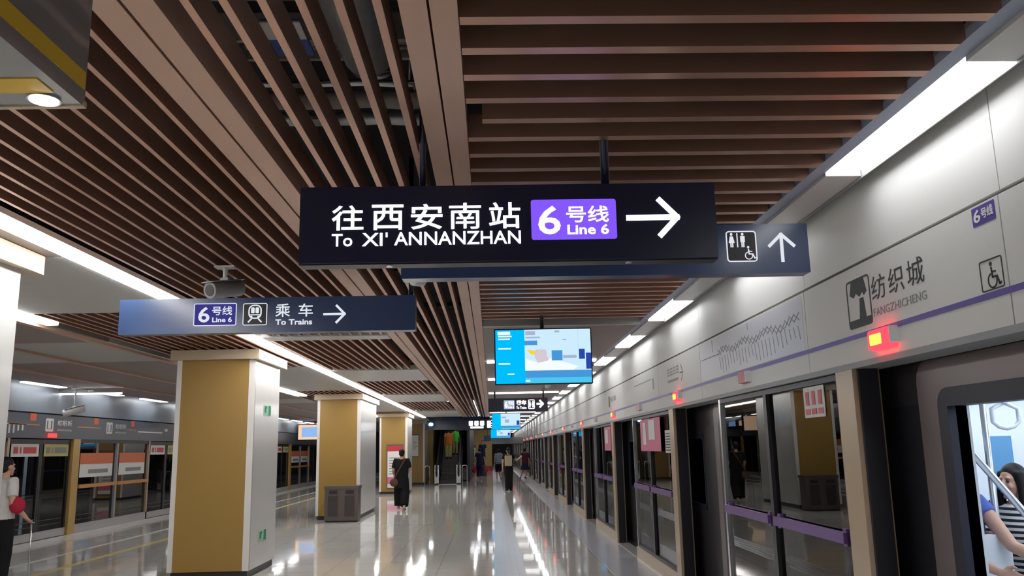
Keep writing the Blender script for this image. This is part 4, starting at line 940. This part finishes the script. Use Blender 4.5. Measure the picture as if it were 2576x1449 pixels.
def person(name_label, loc, rz, H=1.70, pose=None, shirt='c_black', pants='c_black', shoes='c_black', sleeve=.55, hem=.84, loose=1.0, leg_w=1.0, pant_end=.12, hair='short',
           voxel=.009, skirt=None, extra=None, cat='person', head_turn=0.0, robe=None):
    s = H / 1.72
    J = dict(pel=V(0, 0, .93), wai=V(0, .0, 1.08), che=V(0, .005, 1.28), sho=V(0, 0, 1.40), nec=V(0, 0, 1.455), hea=V(0, .02, 1.60))
    for sd, q in ((-1, 'l'), (1, 'r')):
        J.update({q + 's': V(.175 * sd, 0, 1.405), q + 'e': V(.225 * sd, -.03, 1.12), q + 'w': V(.235 * sd, .05, .875), q + 'h': V(.092 * sd, 0, .905), q + 'k': V(.095 * sd, .015, .49), q + 'a': V(.10 * sd, -.02, .085), q + 't': V(.115 * sd, .14, .035)})
    for k_, v in (pose or {}).items(): J[k_] = V(*v)
    J = {k_: v * s for k_, v in J.items()}
    Mx = Matrix.Translation(loc) @ Matrix.Rotation(rz, 4, 'Z')
    t = thing('person', loc, name_label, cat, 'people in the station')
    def fin(mb, nm, m, vox=None, par=t, sm=3):
        if vox: mb.remesh(vox, sm)
        return mb.xf(Mx).build(nm, m, par)
    g = lambda *r: [tuple(c * s for c in q) if isinstance(q, tuple) else q * s for q in r]
    # body: one surface
    mb = MB()
    mb.tube([J['pel'] - V(0, 0, .09 * s), J['pel'], J['wai'], J['che'], J['sho'] + V(0, 0, .01), J['nec']], g((.13, .10), (.162, .112), (.135, .098), (.160, .112), (.125, .085), (.06, .058)), 18)
    mb.tube([J['nec'] - V(0, 0, .04 * s), J['nec'] + V(0, .005, .03) * s, J['hea'] - V(0, .02, .07) * s], g(.062, .052, .05), 12)
    hc = J['hea']; Rh = Matrix.Rotation(head_turn, 3, 'Z')
    h = lambda x, y, z: hc + Rh @ V(x, y, z) * s
    mb.ball(h(0, -.012, .025), .074 * s, .094 * s, .092 * s, rot=Rh); mb.ball(h(0, .022, -.035), .058 * s, .068 * s, .085 * s, rot=Rh)
    mb.tube([h(0, .083, .012), h(0, .098, -.012), h(0, .106, -.03), h(0, .088, -.04)], g(.009, .011, .015, .010), 8)
    mb.ball(h(0, .075, -.105), .022 * s, .02 * s, .016 * s); mb.ball(h(0, .084, -.066), .024 * s, .012 * s, .008 * s); mb.ball(h(0, .083, -.08), .02 * s, .011 * s, .008 * s)
    for sx in (-1, 1):
        mb.ball(h(.077 * sx, -.005, -.01), .012 * s, .022 * s, .034 * s); mb.ball(h(.035 * sx, .066, -.035), .022 * s, .02 * s, .022 * s); mb.ball(h(.03 * sx, .078, .026), .026 * s, .01 * s, .008 * s)
    for q, sd in (('l', -1), ('r', 1)):
        mb.tube([J['sho'] + V(.05 * sd * s, 0, -.01), J[q + 's'], J[q + 's'] * .7 + J[q + 'e'] * .3, J[q + 'e'], J[q + 'e'] * .65 + J[q + 'w'] * .35, J[q + 'w']], g(.06, .058, .049, .039, .041, .027), 12)
        hand(mb, J[q + 'w'], J[q + 'e'], sd, .55, s)
        mb.tube([J['pel'] * .4 + J[q + 'h'] * .6, J[q + 'h'], J[q + 'h'] * .6 + J[q + 'k'] * .4, J[q + 'k'], J[q + 'k'] * .7 + J[q + 'a'] * .3, J[q + 'a']], g(.09, .092, .078, .055, .056, .038), 14)
        d = (J[q + 't'] - J[q + 'a']); mb.tube([J[q + 'a'] - d * .25 - V(0, 0, .02 * s), J[q + 'a'] + V(0, 0, -.02 * s), J[q + 'a'] * .4 + J[q + 't'] * .6, J[q + 't']], g((.034, .034), (.036, .042), (.043, .03), (.036, .018)), 10, ref=(0, 0, 1))
    body = fin(mb, 'body', 'skin', voxel, sm=2)
    for sx in (-1, 1):
        fin(MB().ball(h(.031 * sx, .082, .004), .013 * s, .009 * s, .008 * s, 10, 8), 'eye', 'ink')
    fin(MB().tube([h(-.024, .094, -.072), h(0, .098, -.073), h(.024, .094, -.072)], g(.004, .005, .004), 6), 'mouth', 'lip')
    # hair
    mb = MB().ball(h(0, -.022, .045), .084 * s, .096 * s, .090 * s, rot=Rh)
    if hair == 'long':
        mb.tube([h(0, -.03, .06), h(0, -.075, -.05), h(0, -.085, -.17), h(0, -.09, -.30)], g((.085, .07), (.098, .055), (.105, .045), (.085, .03)), 14)
        for sx in (-1, 1): mb.tube([h(.06 * sx, .01, .07), h(.084 * sx, .015, -.02), h(.088 * sx, .02, -.14), h(.09 * sx, .03, -.28)], g(.04, .03, .032, .02), 10)
    elif hair == 'tail': mb.ball(h(0, -.10, .03), .035 * s); mb.tube([h(0, -.10, .03), h(0, -.14, -.04), h(0, -.135, -.14)], g(.03, .032, .012), 10)
    else: mb.ball(h(0, -.05, -.02), .075 * s, .055 * s, .065 * s)
    fin(mb, 'hair', 'hair', .011)
    # top
    L = loose; mb = MB(); hz = hem * s
    low = [(J['pel'] if hem < .98 else J['wai'])]
    base = J['pel'] + V(0, 0, hz - J['pel'].z)
    mb.tube([base, J['pel'] * .5 + J['wai'] * .5 if hem < .98 else J['wai'], J['che'], J['sho'] + V(0, 0, .018 * s), J['nec'] - V(0, 0, .012 * s)], g((.172 * L, .128 * L), (.165 * L, .122 * L), (.178 * L, .13 * L), (.145, .102), (.075, .072)), 18)
    for q, sd in (('l', -1), ('r', 1)):
        A, E_, Wr = J[q + 's'], J[q + 'e'], J[q + 'w']
        pts = [J['sho'] + V(.06 * sd * s, 0, -.01), A + V(.006 * sd, 0, .006)]
        if sleeve <= 1: pts += [A.lerp(E_, sleeve * .5), A.lerp(E_, sleeve)]; rr = g(.072, .07, .064 * L, .060 * L)
        else: pts += [A.lerp(E_, .5), E_, E_.lerp(Wr, sleeve - 1)]; rr = g(.072, .068, .058 * L, .052 * L, .042 * L)
        mb.tube(pts, rr, 12)
    top = fin(mb, 'shirt', shirt, .012)
    # legs
    mb = MB()
    if skirt:
        z0, w = skirt; c = J['pel']
        mb.tube([V(c.x, c.y, z0 * s), c - V(0, 0, .12 * s), c + V(0, 0, .06 * s)], g((w, w * .8), (.19, .145), (.155, .115)), 20); fin(mb, 'skirt', pants, .012)
    else:
        mb.tube([J['pel'] - V(0, 0, .10 * s), J['pel'], J['pel'] * .5 + J['wai'] * .5], g((.15, .12), (.178, .13), (.158, .115)), 16)
        for q in 'lr':
            e = J[q + 'k'].lerp(J[q + 'a'], 1.0 - pant_end)
            mb.tube([J[q + 'h'] + V(0, 0, .02), J[q + 'h'].lerp(J[q + 'k'], .4), J[q + 'k'], e], g(.108, .098 * (.6 + .4 * leg_w), .078 * leg_w, .068 * leg_w), 14)
        fin(mb, 'trousers', pants, .012)
    for q in 'lr':
        a, tt = J[q + 'a'], J[q + 't']; d = tt - a
        mb = MB().tube([a - d * .38 - V(0, 0, .035 * s), a - d * .1 - V(0, 0, .022 * s), a.lerp(tt, .6), tt + d * .1], g((.036, .03), (.044, .045), (.05, .034), (.042, .02)), 12, ref=(0, 0, 1)); fin(mb, 'shoe', shoes, .011)
    if extra: extra(t, J, s, fin)
    return t, J, Mx, s
# holders for bags: a bag is a thing of its own
def bag(nm, mesh, m, label, Mx, strap=None, sm='c_brown'):
    mesh.xf(Mx); vs = mesh.v; c = sum(vs, Vector()) / len(vs); t = thing(nm, c, label, 'bag')
    mesh.build('body', m, t)
    if strap: strap.xf(Mx).build('strap', sm, t)
    return t

W_ = dict(lk=(-.10, .13, .50), la=(-.10, .12, .09), lt=(-.11, .27, .05), rk=(.095, -.02, .50), ra=(.10, -.24, .12), rt=(.11, -.10, .035), lw=(-.25, -.02, .88), rw=(.25, .13, .90))
# the person in black
t, J, Mx, s = person('person in loose black top and wide black trousers walking away with a crossbody bag', (-2.63, 25.0, 0), 0, 1.74, dict(W_, re=(.23, .04, 1.13), rw=(.21, .26, 1.05), le=(-.24, .0, 1.12), lw=(-.23, .2, .98)), 'c_black', 'c_black', 'c_stone', .75, .62, 1.15, 1.75, .10, 'short', .009)
bag('crossbody_bag', MB().ball((-.20, -.10, .80), .13, .05, .12, 14, 10), 'c_brown', 'brown crossbody bag at the hip of the person in black', Mx,
    MB().tube([(-.20, -.12, .90), (-.10, -.155, 1.10), (.02, -.158, 1.30), (.10, -.11, 1.44), (.11, .0, 1.475), (.06, .10, 1.42), (-.05, .155, 1.25), (-.16, .14, 1.05), (-.22, .0, .88)], [(.018, .006)] * 9, 8))
# navy person with two bags
t, J, Mx, s = person('person in navy tunic and trousers walking away with a bag in each hand', (-.72, 49.7, 0), 0, 1.76, dict(W_, le=(-.27, -.02, 1.12), lw=(-.31, .02, .88), re=(.27, -.02, 1.12), rw=(.31, .02, .88)), 'c_navy', 'c_navy', 'c_stone', .6, .70, 1.08, 1.2, .12, 'short', .011)
for sx, m, lb in ((-1, 'c_red', 'red hand bag carried in the left hand of the person in navy'), (1, 'c_rust', 'rust-brown hand bag carried in the right hand of the person in navy')):
    bag('hand_bag', MB().ball((.33 * sx, .02, .50), .14 if sx > 0 else .11, .08, .15, 14, 10), m, lb, Mx, MB().tube([(.33 * sx - .06, .02, .60), (.325 * sx - .03, .02, .78), (.325 * sx, .02, .80), (.325 * sx + .03, .02, .78), (.33 * sx + .06, .02, .60)], [.010] * 5, 8), m)
# guard on the podium
person('person in dark blue uniform standing raised on a podium near the end wall', (-.60, 55.0, .55), math.pi, 1.70, None, 'c_navy', 'c_navy', 'c_black', .6, .86, 1.0, 1.0, .1, 'short', .012)
# woman with cream backpack
t, J, Mx, s = person('person with cream backpack and long black trousers holding an arm out', (.66, 34.8, 0), 0, 1.73, dict(re=(.34, .12, 1.20), rw=(.50, .32, 1.33), rk=(.06, .03, .50), lk=(-.05, .0, .50), ra=(.07, .02, .085), la=(-.06, -.04, .085)), 'c_black', 'c_black', 'c_black', .5, .90, 1.0, 1.35, .02, 'tail', .010)
bag('backpack', MB().box(-.15, .15, -.26, -.12, 1.00, 1.42).remesh(.02, 6), 'c_cream', 'cream backpack on the back of the person in black trousers', Mx, MB().tube([(-.11, -.14, 1.40), (-.12, .0, 1.47), (-.12, .12, 1.36), (-.12, .135, 1.15), (-.13, -.1, 1.05)], [.018] * 5, 8), 'c_cream')
# grey-blue backpack
t, J, Mx, s = person('person in pale patterned top and dark shorts with a grey backpack, walking away', (.38, 49.0, 0), 0.1, 1.68, W_, 'c_grey', 'c_black', 'c_stone', .7, .86, 1.15, 1.3, .75, 'short', .011)
bag('backpack', MB().box(-.17, .17, -.28, -.13, .92, 1.36).remesh(.02, 6), 'c_blue', 'grey-blue backpack worn by the person in dark shorts', Mx, MB().tube([(.11, -.14, 1.34), (.12, .0, 1.47), (.12, .12, 1.36), (.12, .135, 1.15), (.13, -.1, 1.0)], [.018] * 5, 8), 'c_blue')
# maroon top
person('person in maroon top and dark skirt stepping toward the doors', (1.86, 48.1, 0), -.5, 1.70, dict(W_, lk=(-.18, .06, .50), la=(-.30, -.04, .10), lt=(-.36, .08, .05)), 'c_maroon', 'c_navy', 'c_brown', .8, .86, 1.2, 1.0, .1, 'short', .011, skirt=(.52, .26))
# at the left frame edge
t, J, Mx, s = person('person in white shirt and black trousers at the left frame edge', (-6.49, 11.6, 0), -.45, 1.72, dict(re=(.26, -.05, 1.13), rw=(.27, .16, .93)), 'c_white', 'c_black', 'c_black', .7, .92, 1.12, 1.2, .03, 'short', .010)
bag('arm_bag', MB().ball((.27, .02, 1.10), .085, .10, .11, 12, 9), 'c_red', 'red bag hung on the arm of the person at the left edge', Mx)
t = thing('walking_stick', Mx @ V(.29, .22, 0), 'thin pale stick held by the person at the left edge', 'stick'); MB().tube([(.275, .235, .90), (.29, .25, .02)], [.012, .009], 8).xf(Mx).build('shaft', 'steel', t); MB().tube([(.29, .25, .03), (.29, .25, 0)], [.014, .014], 8).xf(Mx).build('tip', 'rubber', t)
# on the escalator
person('person in green and orange vest riding the escalator', (-2.32, 46.0, 1.2), 0, 1.62, None, 'c_orange', 'c_lime', 'c_black', .6, .80, 1.2, 1.4, .1, 'short', .012)
person('person in bright green jacket riding the escalator on the right side', (-1.98, 46.4, 1.4), 0, 1.5, None, 'c_hiv', 'c_lime', 'c_black', 1.6, .80, 1.1, 1.1, .1, 'short', .012)
# in the train
t, J, Mx, s = person('person with long black hair and striped top standing inside the train', (3.36, 5.46, 0), 1.9, 1.53, dict(re=(.20, .10, 1.14), rw=(.10, .30, 1.12), le=(-.20, .10, 1.14), lw=(-.08, .30, 1.16)), 'c_stripe', 'c_navy', 'c_black', .7, .86, 1.0, 1.1, .1, 'long', .007)
t2 = thing('phone', Mx @ V(.0, .40, 1.0), 'dark phone held by the person in the striped top', 'phone'); MB().box(-.035, .035, .375, .385, .98, 1.12).xf(Mx).build('case', 'ink', t2)
person('person with bare arms leaning behind the train door partition', (2.76, 5.12, 0), math.pi, 1.60, dict(le=(-.226, .215, 1.172), lw=(-.355, .43, 1.075), re=(.15, .2, 1.15), rw=(-.02, .40, 1.05)), 'c_cyan', 'c_black', 'c_black', .25, .86, 1.0, 1.1, .1, 'short', .007)
